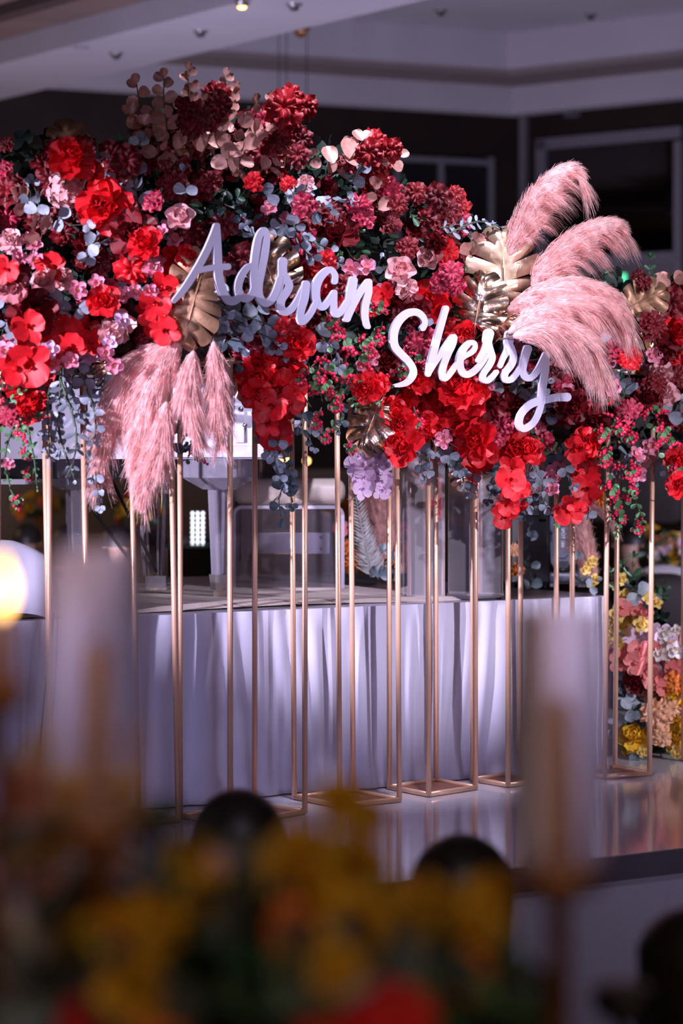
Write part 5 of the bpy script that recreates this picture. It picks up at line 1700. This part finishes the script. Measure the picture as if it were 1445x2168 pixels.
for x, y in ((1246, 1195), (1254, 1188), (1240, 1205), (1252, 1236), (1258, 1226)):
    bloom('y', x, y, 26, 9.52)
sprig_at('E', 1232, 1240, 1224, 1180, 24, 9.55); sprig_at('E', 1245, 1245, 1265, 1230, 18, 9.5)

# ------------------------------------------------------------------ bouquet on the floor at the stage corner
FB = """
y 1312 1225 30;y 1322 1262 34;y 1300 1240 26;y 1330 1310 40;y 1345 1296 40;y 1316 1330 40;y 1356 1322 36;y 1302 1298 40;y 1298 1320 36;y 1372 1265 30;y 1388 1278 28;y 1334 1345 40;y 1310 1360 34;y 1296 1345 30;y 1362 1345 34
S 1352 1290 30;S 1366 1300 28;S 1318 1288 34;S 1330 1385 46;S 1312 1402 42;S 1365 1412 44;S 1395 1400 50;S 1418 1420 46;S 1385 1438 42;S 1345 1405 42;S 1402 1450 40;S 1440 1400 40;S 1310 1295 30;S 1376 1378 40;S 1352 1378 40;S 1298 1390 34;S 1430 1440 40;S 1340 1425 36
L 1398 1350 52;L 1345 1362 60;L 1415 1365 50;L 1380 1340 44;w 1408 1340 34;w 1424 1352 30;w 1430 1375 40;w 1415 1380 44;w 1400 1375 44;w 1398 1388 36;w 1432 1335 26;w 1366 1318 24
p 1372 1362 50;p 1390 1372 50;p 1352 1456 44;p 1370 1480 40;p 1392 1500 56;p 1384 1512 54;p 1408 1526 60;p 1418 1500 50;B 1432 1470 60;p 1404 1546 40;p 1400 1562 36
Y 1430 1500 60;Y 1440 1520 60;Y 1420 1550 50;Y 1440 1560 50;Y 1345 1560 70;Y 1344 1580 56;Y 1425 1480 50;y 1360 1590 26;y 1335 1590 26;y 1424 1570 40;y 1436 1590 34;y 1416 1585 30;G 1432 1430 50;G 1425 1448 44;G 1440 1380 40;u 1365 1545 16;u 1300 1222 22
Q 1345 1440 50;b 1330 1450 30;Y 1450 1540 60;Y 1460 1500 60
"""
for ln in FB.replace('\n', ';').split(';'):
    q = ln.split()
    if len(q) == 4:
        x, y, s_ = map(float, q[1:])
        bloom(q[0], x, y, s_ * 1.1, 9.62 + rngf.uniform(-.12, .08))
FS = """
N 1335 1225 1340 1180 32;N 1345 1230 1320 1195 28;N 1310 1215 1290 1200 24;N 1385 1270 1400 1240 30;N 1300 1250 1292 1210 24;N 1395 1265 1410 1250 24
E 1360 1270 1330 1240 34;E 1340 1275 1365 1260 32;E 1370 1270 1375 1250 28;E 1318 1405 1360 1425 34;E 1330 1490 1315 1470 28;E 1340 1500 1300 1520 26;E 1420 1450 1440 1440 26;E 1395 1470 1410 1480 28;E 1310 1540 1300 1580 30;E 1330 1525 1320 1500 26;E 1325 1600 1350 1615 24
D 1370 1420 1400 1440 30;D 1350 1470 1330 1520 30;D 1370 1490 1350 1540 30;D 1345 1480 1320 1470 30;D 1375 1520 1360 1560 30;N 1390 1550 1370 1530 30;N 1340 1445 1310 1470 28;N 1360 1500 1330 1530 28;D 1355 1595 1352 1630 24;N 1400 1560 1380 1580 24;K 1310 1390 1290 1370 34;K 1345 1380 1300 1360 36;K 1430 1400 1440 1365 36;N 1420 1590 1400 1600 24;N 1385 1460 1370 1440 28;D 1320 1440 1330 1470 26;N 1375 1545 1350 1500 30;D 1400 1530 1385 1490 26
"""
for ln in FS.replace('\n', ';').split(';'):
    q = ln.split()
    if len(q) == 6:
        x0, y0, x1, y1, lf = map(float, q[1:])
        sprig_at(q[0], x0, y0, x1, y1, lf, 9.62 + rngf.uniform(-.10, .10))
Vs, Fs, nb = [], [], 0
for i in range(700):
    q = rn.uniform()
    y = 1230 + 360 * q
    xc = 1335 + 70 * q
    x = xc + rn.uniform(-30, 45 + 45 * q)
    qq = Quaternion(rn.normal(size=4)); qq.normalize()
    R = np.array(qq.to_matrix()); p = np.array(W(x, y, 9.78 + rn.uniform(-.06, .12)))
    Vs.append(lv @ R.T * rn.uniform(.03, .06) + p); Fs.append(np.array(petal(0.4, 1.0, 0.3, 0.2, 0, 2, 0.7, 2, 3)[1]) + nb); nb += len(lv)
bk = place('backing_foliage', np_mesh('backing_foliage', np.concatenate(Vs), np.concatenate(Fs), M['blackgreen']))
tag(bk, 'dark leaves inside the floor bouquet by the stage corner', 'foliage', kind='stuff')
bz = W(1395, 1500, 9.80)
t = thing('bouquet_stand', 'dark block that holds the floor bouquet up beside the stage corner', 'stand', (bz.x, bz.y, 0))
g = G(); g.lathe([(.07, 0), (.075, .01), (.02, .03), (.018, .25), (.05, .30), (.055, .34)], 14); g.build('pedestal', M['black'], t, True)
g = G(); g.lathe([(.05, .34), (.06, .42), (.04, .50)], 12); g.build('foam', M['blackgreen'], t, True)
# ------------------------------------------------------------------ guests, tables and the blurred foreground
def body_mesh():
    """a seated figure, facing +Y, hips at the origin; one continuous skin"""
    J = {'pelvis': (0, 0, .02, .15, .12), 'belly': (0, .0, .18, .135, .105), 'chest': (0, -.01, .36, .155, .11), 'collar': (0, -.01, .48, .09, .08), 'neck': (0, .0, .56, .052, .052), 'jaw': (0, .03, .64, .062, .070), 'skull': (0, .015, .73, .078, .092), 'crown': (0, .01, .79, .05, .06)}
    E = [('pelvis', 'belly'), ('belly', 'chest'), ('chest', 'collar'), ('collar', 'neck'), ('neck', 'jaw'), ('jaw', 'skull'), ('skull', 'crown')]
    for s, n in ((1, 'r'), (-1, 'l')):
        J['sh' + n] = (.18 * s, -.01, .45, .062, .062)
        J['el' + n] = (.23 * s, .06, .20, .046, .046)
        J['wr' + n] = (.15 * s, .28, .17, .032, .028)
        J['hd' + n] = (.12 * s, .36, .17, .038, .022)
        J['hip' + n] = (.10 * s, .06, .0, .088, .085)
        J['kn' + n] = (.12 * s, .44, .02, .062, .062)
        J['an' + n] = (.12 * s, .42, -.37, .042, .045)
        J['to' + n] = (.13 * s, .56, -.42, .042, .028)
        E += [('collar', 'sh' + n), ('sh' + n, 'el' + n), ('el' + n, 'wr' + n), ('wr' + n, 'hd' + n), ('pelvis', 'hip' + n), ('hip' + n, 'kn' + n), ('kn' + n, 'an' + n), ('an' + n, 'to' + n)]
    ks = list(J)
    me = bpy.data.meshes.new('body')
    me.from_pydata([J[k][:3] for k in ks], [(ks.index(a), ks.index(b)) for a, b in E], [])
    o = bpy.data.objects.new('body', me); COL.objects.link(o)
    sk = o.modifiers.new('skin', 'SKIN')
    for i, k in enumerate(ks):
        me.skin_vertices[0].data[i].radius = J[k][3:]
        me.skin_vertices[0].data[i].use_root = (k == 'pelvis')
    ss = o.modifiers.new('sub', 'SUBSURF'); ss.levels = 2; ss.render_levels = 2
    dg = bpy.context.evaluated_depsgraph_get()
    out = bpy.data.meshes.new_from_object(o.evaluated_get(dg))
    bpy.data.objects.remove(o)
    out.materials.clear(); out.materials.append(M['suit']); out.materials.append(M['skin'])
    for p in out.polygons:
        c = p.center
        p.material_index = 1 if (c.z > .54 or (c.y > .25 and .1 < c.z < .24 and abs(c.x) < .2)) else 0
        p.use_smooth = True
    return out
BODY = body_mesh()
def hair_mesh(long=False):
    g = G()
    n, k = 18, 12
    for j in range(k + 1):
        a = PI * .5 - (PI * (.60 if not long else .66)) * j / k
        for i in range(n):
            b = 2 * PI * i / n
            front = max(0, math.sin(b))
            lo = a if not front else max(a, PI * .5 - PI * (.60 - .34 * front) * j / k)
            r = 1.0
            x = .098 * math.cos(lo) * math.cos(b); y = .112 * math.cos(lo) * math.sin(b) + .008; z = .725 + .108 * math.sin(lo)
            if long and j > k * .75:
                z -= .11 * (j / k - .75) * 4 * (1 - front)
                y -= .015
            g.v.append(Vector((x, y, z)))
    g.f = [(j * n + i, (j + 1) * n + i, (j + 1) * n + (i + 1) % n, j * n + (i + 1) % n) for j in range(k) for i in range(n)]
    return g.mesh('hair', M['hair'], True)
HAIR = [hair_mesh(False), hair_mesh(True)]
FACE = G()
for s in (1, -1):
    FACE.ball((.030 * s, .098, .715), .011, 7, 5)
    FACE.ball((.088 * s, .02, .70), .024, 7, 5, (.4, .8, 1.2))
FACE.tube([(0, .09, .72), (0, .122, .685), (0, .10, .678)], [.008, .014, .008], 6)
FACE.tube([(-.022, .092, .655), (0, .100, .652), (.022, .092, .655)], .006, 5)
FACE_ME = FACE.mesh('face_features', M['skin'], True)
CH = {}
def chair(label, loc, rz, group, key='chaircover'):
    t = thing('banquet_chair', label, 'chair', loc, group)
    t.rotation_euler = (0, 0, rz)
    if key not in CH:
        L = []
        L.append(('seat', G().box((-.20, -.20, .42), (.20, .20, .47)).mesh('seat', M[key])))
        g = G()
        for j in range(7):
            for i in range(9):
                x = -.19 + .38 * i / 8; z = .47 + .43 * j / 6
                if j == 6: z -= .05 * abs(x / .19) ** 2.5
                for y in (0, ):
                    g.v.append(Vector((x, -.20 - .05 * j / 6 - .02 * (1 - (x / .19) ** 2), z)))
        nn = len(g.v)
        g.v += [v + Vector((0, .025, 0)) for v in g.v]
        for j in range(6):
            for i in range(8):
                a = j * 9 + i
                g.f += [(a, a + 1, a + 10, a + 9), (nn + a, nn + a + 9, nn + a + 10, nn + a + 1)]
        for i in range(8):
            g.f += [(54 + i, 55 + i, nn + 55 + i, nn + 54 + i), (i, nn + i, nn + i + 1, i + 1)]
        for j in range(6):
            g.f += [(j * 9, j * 9 + 9, nn + j * 9 + 9, nn + j * 9), (j * 9 + 8, nn + j * 9 + 8, nn + j * 9 + 17, j * 9 + 17)]
        L.append(('backrest', g.mesh('backrest', M[key], True)))
        for x in (-.18, .18):
            for y in (-.18, .18):
                L.append(('leg', G().tube([(x, y, .42), (x * 1.05, y * 1.08, 0)], .013, 6).mesh('leg', M['brass'])))
        CH[key] = L
    for nm, me in CH[key]:
        place(nm, me, t)
    return t
def person(label, head_top, px_depth_xyz, rz, cloth='suit', long=False, group=None, lean=0.0):
    """head_top: height of the hair; the figure sits on a chair"""
    x, y, z = px_depth_xyz
    t = thing('person', label, 'person', (x, y, head_top - .832), group)
    t.rotation_euler = (lean, 0, rz)
    me = BODY
    if cloth != 'suit':
        if ('body', cloth) not in _cache:
            m2 = BODY.copy(); m2.materials[0] = M[cloth]; _cache[('body', cloth)] = m2
        me = _cache[('body', cloth)]
    place('body', me, t); place('hair', HAIR[1 if long else 0], t); place('face_features', FACE_ME, t)
    return t
def guest(label, px, top_py, dep, rz, cloth='suit', long=False, group=None, ckey='chaircover', clabel=None, cgroup=None):
    p = W(px, top_py, dep)
    t = person(label, p.z, (p.x, p.y, 0), rz, cloth, long, group)
    hip = p.z - .832
    c = chair(clabel or 'pale covered banquet chair carrying ' + label[:60], (p.x, p.y, FL), rz, cgroup, ckey)
    c.scale = (1, 1, max(.5, (hip - .10 - FL) / .47))
    return t

# guests in front of the camera, seen from behind
guest('seated person with round black hair between the yellow blooms, below the second stand', 505, 1672, 4.9, math.radians(8), 'suit2', False, None, 'chaircover', 'pale covered chair of the guest below the second gold stand')
guest('seated person with black hair in front of the platform, below the letter y', 975, 1768, 4.45, math.radians(-12), 'suit', True, None, 'chaircover', 'pale covered chair of the guest in front of the platform')
guest('seated person in grey green, half cut off at the lower picture corner', 1475, 1925, 3.75, math.radians(20), 'suit2', True, None, 'chaircover', 'pale covered chair half out of the picture at its lower corner')

def round_table(label, x, y, r, cat_group=None, z=0.15):
    t = thing('round_table', label, 'table', (x, y, FL), cat_group)
    g = G(); g.lathe([(r, z - FL - .03), (r, z - FL - .005)], 28); g.build('tabletop', M['beige'], t)
    g = G(); g.lathe([(.22, 0), (.05, .05), (.05, z - FL - .03)], 14); g.build('pedestal', M['black'], t)
    c = thing('tablecloth', label.replace('round table', 'linen cloth on the round table'), 'tablecloth', (x, y, FL))
    g = G()
    n, h = 64, z - FL
    for rr, zz, am in ((.02, h, 0), (r * .6, h, 0), (r, h, 0), (r + .01, h - .02, .004), (r + .03, h * .6, .03), (r + .06, h * .25, .05), (r + .07, .01, .06)):
        for i in range(n):
            a = 2 * PI * i / n
            q = rr + am * math.sin(a * 14)
            g.v.append(Vector((q * math.cos(a), q * math.sin(a), zz)))
    g.f = [(j * n + i, j * n + (i + 1) % n, (j + 1) * n + (i + 1) % n, (j + 1) * n + i) for j in range(6) for i in range(n)] + [tuple(range(n - 1, -1, -1))]
    g.build('linen', M['tablecloth'], c, True)
    return t
def centrepiece(x, y, z, seed, keys, h=.55, n=16, where=''):
    v = thing('centrepiece_vase', 'slim brass vase carrying the flowers on ' + where, 'vase', (x, y, z))
    g = G(); g.lathe([(.07, 0), (.07, .012), (.015, .03), (.012, h - .05), (.05, h), (.055, h + .04)], 14); g.build('vase_body', M['brass'], v, True)
    rr = random.Random(seed)
    for k in range(n):
        kd = rr.choice(keys)
        a = rr.uniform(0, 2 * PI); e = rr.uniform(-.1, 1.3)
        d = Vector((math.cos(a) * math.cos(e), math.sin(a) * math.cos(e), math.sin(e)))
        p = Vector((x, y, z + h + .05)) + d * rr.uniform(.10, .19)
        nm, cat, mk, rad, key, phrase, grp = KINDS[kd]
        parts = colored(nm, key, mk)[-3:-1] if False else colored(nm, key, mk)
        t = thing(nm, None, cat, group=phrase + ' on ' + where, mw=Matrix.Translation(p) @ basis(d, roll=rr.uniform(0, 6)) @ Matrix.Scale(rr.uniform(.045, .07), 4))
        FLOWERS.append((t, phrase, CX + p.x / p.y * F, HOR - (p.z - CAM_Z) / p.y * F))
        for n2, me, mt in parts:
            if n2 != 'stem':
                place(n2, me, t, mt)
    for k in range(7):
        a = rr.uniform(0, 6.28)
        d = Vector((math.cos(a), math.sin(a), rr.uniform(.2, 1.2))).normalized()
        zz = Vector((0, 0, 1)) - d * d.z
        zz.normalize()
        rot = Matrix((d.cross(zz), d, zz)).transposed().to_4x4()
        t = thing('leafy_twig', None, 'leaf sprig', group='twigs on ' + where, mw=Matrix.Translation((x, y, z + h)) @ rot @ Matrix.Scale(.28, 4))
        q = Vector((x, y, z + h)) + d * .2
        FLOWERS.append((t, 'dark green leafy twig', CX + q.x / q.y * F, HOR - (q.z - CAM_Z) / q.y * F))
        ck = ('twigbg', k % 2)
        if ck not in _cache:
            _cache[ck] = sprig(M['green'], M['stem'], .34, 4, 300 + k, leafw=.3, angle=50, point=.8)
        for n2, me, mt in _cache[ck]:
            place(n2, me, t, mt)
def candle_lamp(x, y, z, label, r=.018):
    t = thing('candle_light', label, 'candle', (x, y, z), None)
    g = G(); g.lathe([(.03, 0), (.034, .07)], 12); g.build('cup', M['glass'], t, True)
    g = G(); g.lathe([(.02, 0), (.02, .03)], 10); g.build('wax', M['wax'], t, True)
    g = G(); g.ball((0, 0, .055), r, 8, 6, (1, 1, 1.4)); g.build('flame', M['bulb'], t, True)
tabs = [('table beyond the draped speaker', 85, 18.2, 'YGYS'), ('table beyond the piano', 290, 17.0, 'YGcY'), ('table beyond the bench', 690, 18.8, 'YPGy'), ('table beyond the mirrored plinths', 1010, 16.8, 'YGSp'), ('table beyond the stage corner', 1400, 14.9, 'wLYp')]
for i, (wh, px, dep, keys) in enumerate(tabs):
    p = W(px, HOR, dep)
    round_table('round table, the ' + wh, p.x, p.y, .80, 'far banquet tables')
    centrepiece(p.x, p.y, .15, 200 + i, keys, .55 if i != 4 else .35, 16, 'the ' + wh)
    for k, (dx, dy) in enumerate(((-.45, -.3), (.42, -.2), (.1, -.55))):
        candle_lamp(p.x + dx, p.y + dy, .15, ('first', 'second', 'third')[k] + ' glowing candle cup on the ' + wh, .024)
gs = [(57, 1108, 16.5, 0, 'beyond the draped speaker, nearest the picture edge'), (144, 1110, 15.6, 10, 'beyond the draped speaker, beside the piano leg'), (250, 1110, 14.6, -5, 'seen between the lyre braces of the piano'), (326, 1122, 15.6, 12, 'seen just past the pedal lyre'), (415, 1126, 13.7, 50, 'beyond the crystal column'), (735, 1118, 16.7, 0, 'seen between the bench and the fern'), (1330, 1100, 13.6, 15, 'in the dark beyond the stage corner')]
for i, (px, py, dep, rz, wh) in enumerate(gs):
    guest('distant seated person with black hair ' + wh, px, py, dep, math.radians(rz), 'suit', i % 2 == 1, None, 'chaircover', 'pale covered chair of the distant guest ' + wh)
for px, dep, rz, wh in ((1400, 12.6, 170, 'nearer the stage corner'), (1440, 13.5, 195, 'at the picture edge')):
    p = W(px, HOR, dep)
    chair('empty pale covered chair in the dark beyond the floor bouquet, ' + wh, (p.x, p.y, FL), math.radians(rz), 'empty chairs beyond the bouquet').scale = (1, 1, 1.3)
for px, py, dep, wh in ((649, 976, 17.5, 'between the two middle posts'), (606, 974, 17.6, 'beside the hanging eucalyptus'), (590, 976, 17.7, 'behind the hanging eucalyptus')):
    p = W(px, py, dep)
    t = thing('hanging_bulb', 'warm round bulb glowing in the dark ' + wh, 'lamp', p)
    g = G(); g.ball((0, 0, 0), .022, 10, 7); g.build('bulb', M['bulb'], t, True)
    g = G(); g.tube([(0, 0, .02), (0, 0, 4.55 - p.z)], .004, 5); g.build('cord', M['cable'], t)

# the near table: cloth, tall floral centrepiece and candle stands, all far out of focus
round_table('round table in front of the camera, under the yellow flowers', -0.10, 2.30, .80, None, 0.15)
NEAR = """
Y 130 1610 150 2.7;Y 165 1700 150 2.6;Y 210 1770 130 2.6;Y 90 1830 110 2.6;Y 250 1990 170 2.4;Y 330 1970 150 2.5;Y 180 2010 150 2.45;Y 405 1835 110 2.5;Y 440 1910 130 2.5;Y 640 1840 170 2.5;Y 740 1850 150 2.5;Y 690 1940 160 2.45;Y 760 1960 150 2.4;Y 835 1925 110 2.5;Y 900 1915 120 2.5;Y 965 1950 120 2.5;Y 1030 1910 110 2.5;Y 1010 1960 110 2.45;Y 720 1700 110 2.75;Y 770 1730 90 2.75;Y 860 1960 110 2.4;Y 60 2080 120 2.4
Y 280 2090 150 2.35;Y 640 2040 110 2.35;Y 710 2060 110 2.35;G 990 2065 110 2.4;G 620 1960 110 2.4;G 330 2140 130 2.3
c 770 2130 150 2.3;c 690 2140 150 2.3;c 850 2150 140 2.3;c 180 2165 110 2.3
B 60 1680 110 2.55;B 90 1880 90 2.5;l 140 1730 80 2.55;l 240 1830 100 2.5;l 20 1720 90 2.55;w 160 1850 70 2.55;w 30 1960 110 2.4;w 90 2000 90 2.4;w 680 2080 70 2.3;l 470 1830 70 2.55;w 20 1630 80 2.6;l 10 1860 90 2.5
"""
for ln in NEAR.replace('\n', ';').split(';'):
    q = ln.split()
    if len(q) == 5:
        x, y, s_, dd = map(float, q[1:])
        bloom(q[0], x, y, s_ * 1.0, dd * .82 + rngf.uniform(-.06, .06), Vector((rngf.uniform(-.5, .5), -1, rngf.uniform(0, .8))).normalized())
for i in range(16):        # the far side of the centrepiece, which the stage mirrors see
    bloom('YGYYp'[i % 5], 180 + 50 * i + rngf.uniform(-20, 20), 1930 + rngf.uniform(-30, 60), 130, 2.40, Vector((rngf.uniform(-.5, .5), 1, rngf.uniform(.1, .7))).normalized())
NS = """
N 300 1900 350 1740 90 2.6;N 340 1950 290 1760 90 2.6;D 420 1960 350 1800 90 2.5;D 380 1900 420 1780 80 2.55;D 200 1960 60 1880 90 2.5;D 480 2000 520 1860 90 2.5;D 540 2050 600 1900 90 2.45;N 560 2060 520 1940 90 2.45;N 840 2040 820 1900 90 2.5;D 900 2100 870 2000 90 2.4;N 1000 2120 1060 2010 80 2.4;N 60 1980 10 1820 90 2.5;D 40 2100 100 1960 100 2.4;E 150 1900 130 1760 80 2.55;E 60 1790 20 1660 80 2.6;E 430 1900 400 1810 70 2.55;E 500 1850 560 1800 60 2.6;F 220 1690 260 1672 60 2.7;N 400 2150 430 2020 100 2.35;N 500 2160 560 2060 100 2.35;D 120 2160 60 2060 100 2.35;N 620 2160 640 2080 90 2.3;N 900 2160 960 2080 90 2.35;D 800 2080 760 2000 90 2.35;N 1040 2150 1080 2060 80 2.35;N 250 1880 200 1800 80 2.55;N 310 2040 360 1900 90 2.5;D 580 2000 540 1880 90 2.5;N 760 2060 800 1960 90 2.4;D 680 2120 640 2010 90 2.35;N 150 2060 100 1960 90 2.4;D 300 2160 270 2060 100 2.3
"""
for ln in NS.replace('\n', ';').split(';'):
    q = ln.split()
    if len(q) == 7:
        x0, y0, x1, y1, lf, dd = map(float, q[1:])
        sprig_at(q[0], x0, y0, x1, y1, lf * 1.3, dd * .82)
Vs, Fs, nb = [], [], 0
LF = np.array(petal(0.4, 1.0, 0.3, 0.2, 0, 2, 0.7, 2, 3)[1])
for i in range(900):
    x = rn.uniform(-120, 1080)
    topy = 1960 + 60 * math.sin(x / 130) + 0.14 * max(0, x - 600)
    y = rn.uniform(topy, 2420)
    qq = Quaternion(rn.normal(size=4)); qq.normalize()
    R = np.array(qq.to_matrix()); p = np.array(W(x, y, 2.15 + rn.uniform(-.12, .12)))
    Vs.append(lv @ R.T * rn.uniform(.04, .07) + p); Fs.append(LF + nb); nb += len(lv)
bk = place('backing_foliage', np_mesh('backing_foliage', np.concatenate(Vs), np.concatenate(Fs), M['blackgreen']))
tag(bk, 'dark out-of-focus leaves under the yellow flowers in front of the camera', 'foliage', kind='stuff')
nv_ = W(480, 2168, 2.15)
v = thing('centrepiece_vase', 'wide dark vase under the yellow flowers in front of the camera', 'vase', (nv_.x, nv_.y, .15))
g = G(); g.lathe([(.16, 0), (.18, .02), (.14, .08), (.20, .30), (.24, .46)], 20); g.build('vase_body', M['black'], v, True)

def candlestick(label, px, dep, top_py, kind):
    """kind: 'lit' bare flame, 'tube' glass chimney around a candle"""
    dep *= .84
    p = W(px, top_py, dep)
    t = thing('candlestick', label, 'candle holder', (p.x, p.y, .15), None)
    h = p.z - .15
    if kind == 'lit':
        hs = h - .075
        g = G(); g.lathe([(.05, 0), (.05, .012), (.012, .03), (.008, hs * .45), (.014, hs * .5), (.008, hs * .55), (.008, hs - .03), (.020, hs - .02), (.022, hs)], 14); g.build('stem', M['brass'], t, True)
        g = G(); g.lathe([(.011, hs), (.010, hs + .05)], 12); g.build('taper', M['wax'], t, True)
        g = G(); g.lathe([(.002, h - .022), (.0085, h - .010), (.008, h + .004), (.001, h + .022)], 10); g.build('flame', M['flame'], t, True)
    else:
        gh = .22
        hs = h - gh
        g = G(); g.lathe([(.055, 0), (.055, .012), (.014, .03), (.010, hs * .5), (.018, hs * .55), (.010, hs * .6), (.010, hs - .03), (.039, hs - .012), (.042, hs)], 14); g.build('stem', M['brass'], t, True)
        g = G(); g.lathe([(.039, hs), (.042, hs + gh * .5), (.038, hs + gh)], 24, cap=False); g.build('glass_chimney', M['hazeglass'], t, True)
        g = G(); g.lathe([(.012, hs), (.011, hs + gh * .62), (.004, hs + gh * .66)], 14); g.build('taper', M['wax'], t, True)
    return t
candlestick('brass candlestick with a burning candle at the picture edge', 2, 2.3, 1240, 'lit')
candlestick('glass chimney candlestick in front of the draped speaker', 205, 2.35, 1165, 'tube')
candlestick('glass chimney candlestick with a pink candle, in front of the stage corner', 1182, 2.45, 1290, 'tube')
p = W(1318, 2112, 2.5)
t = thing('candle_cup', 'dark glass candle cup on a tall thin stem at the lower picture corner', 'candle holder', (p.x, p.y, .15))
h = p.z - .15
g = G(); g.lathe([(.04, 0), (.04, .01), (.008, .025), (.007, h - .03), (.03, h - .015), (.034, h + .01), (.030, h + .012)], 16); g.build('stem', M['black'], t, True)
g = G(); g.lathe([(.026, h - .012), (.026, h + .004)], 14); g.build('wax', M['suit2'], t, True)
# ------------------------------------------------------------------ labels for the blooms and sprigs, by what they stand next to
MARKS = [('the letter A', 440, 560), ('the letter d', 545, 590), ('the upper letter r', 610, 600), ('the letter i', 650, 650), ('the letter a', 690, 620), ('the letter n', 755, 630), ('the letter S', 850, 740), ('the letter h', 935, 740), ('the letter e', 990, 760), ('the lower letters r', 1050, 760), ('the letter y', 1140, 790), ('the y tail loop', 1120, 880),
         ('the hanging pampas', 340, 860), ('the straight hanging plume', 462, 850), ('the tallest plume', 1150, 430), ('the fanned plumes', 1220, 660), ('the bronze split leaf', 410, 680), ('the big gold leaf', 1065, 570), ('the small gold leaf', 1012, 640), ('the copper split leaf', 1360, 640), ('the hanging gold leaf', 790, 890),
         ('the hydrangea head', 138, 400), ('the top copper sprigs', 320, 230), ('the top red cluster', 612, 240), ('the copper sprig tips', 790, 320), ('the paired pink roses', 880, 560), ('the pale orchids', 785, 990), ('the mirrored plinths', 960, 1100), ('the moving light', 1190, 1130), ('the black case', 1110, 1120), ('the hanging eucalyptus', 150, 900), ('the low eucalyptus tail', 600, 1010), ('the dark mirror', 1300, 420), ('the speaker-side edge', 0, 760), ('the bouquet-side edge', 1445, 900),
         ('the crystal column', 415, 1100), ('the piano bench', 620, 1080), ('the back pampas', 810, 1100), ('the stage corner', 1285, 1300), ('the last stand', 1370, 1500), ('the bouquet-side edge', 1445, 1480), ('the bouquet foot', 1350, 1600), ('the bouquet top', 1335, 1210),
         ('the burning candle', 0, 1500), ('the black-haired guest', 505, 1760), ('the second guest', 975, 1840), ('the lower picture edge', 600, 2150), ('the lower corner', 40, 2120), ('the first post foot', 110, 1600), ('the pink candle', 1200, 1900),
         ('the far speaker-side table', 85, 1060), ('the far piano-side table', 290, 1050), ('the far bench-side table', 690, 1050), ('the far plinth-side table', 1010, 1050), ('the far corner table', 1400, 1110)]
ORD = ['topmost', 'second from the top', 'third from the top', 'fourth from the top', 'fifth from the top', 'sixth from the top', 'seventh from the top', 'eighth from the top', 'ninth from the top', 'tenth from the top']
GRP = {}
for o, ph, px, py in FLOWERS:
    ds = sorted(MARKS, key=lambda m: (m[1] - px) ** 2 + (m[2] - py) ** 2)
    a = ds[0][0]
    dx, dy = px - ds[0][1], py - ds[0][2]
    if abs(dy) > abs(dx) * .9:
        rel = 'above' if dy < 0 else 'below'
        lab = ph + ' ' + rel + ' ' + a
    else:
        b = next((m[0] for m in ds[1:] if (m[1] - ds[0][1]) * dx > 0), ds[1][0])
        lab = ph + ' between ' + a + ' and ' + b
    GRP.setdefault(lab, []).append((py, px, o))
for lab, L in GRP.items():
    L.sort(key=lambda q: (q[0], q[1]))
    for i, (py, px, o) in enumerate(L):
        s = lab if len(L) == 1 else lab + ', ' + (ORD[i] if i < len(L) - 1 or i == 0 else 'lowest')
        w_ = s.split()
        if len(w_) > 16:
            s = s.replace(' round-leaved', '').replace(' broad-petalled', '').replace(' ruffled', '').replace('from the top', 'down')
        o['label'] = s
        o['category'] = o.get('category') or 'flower'
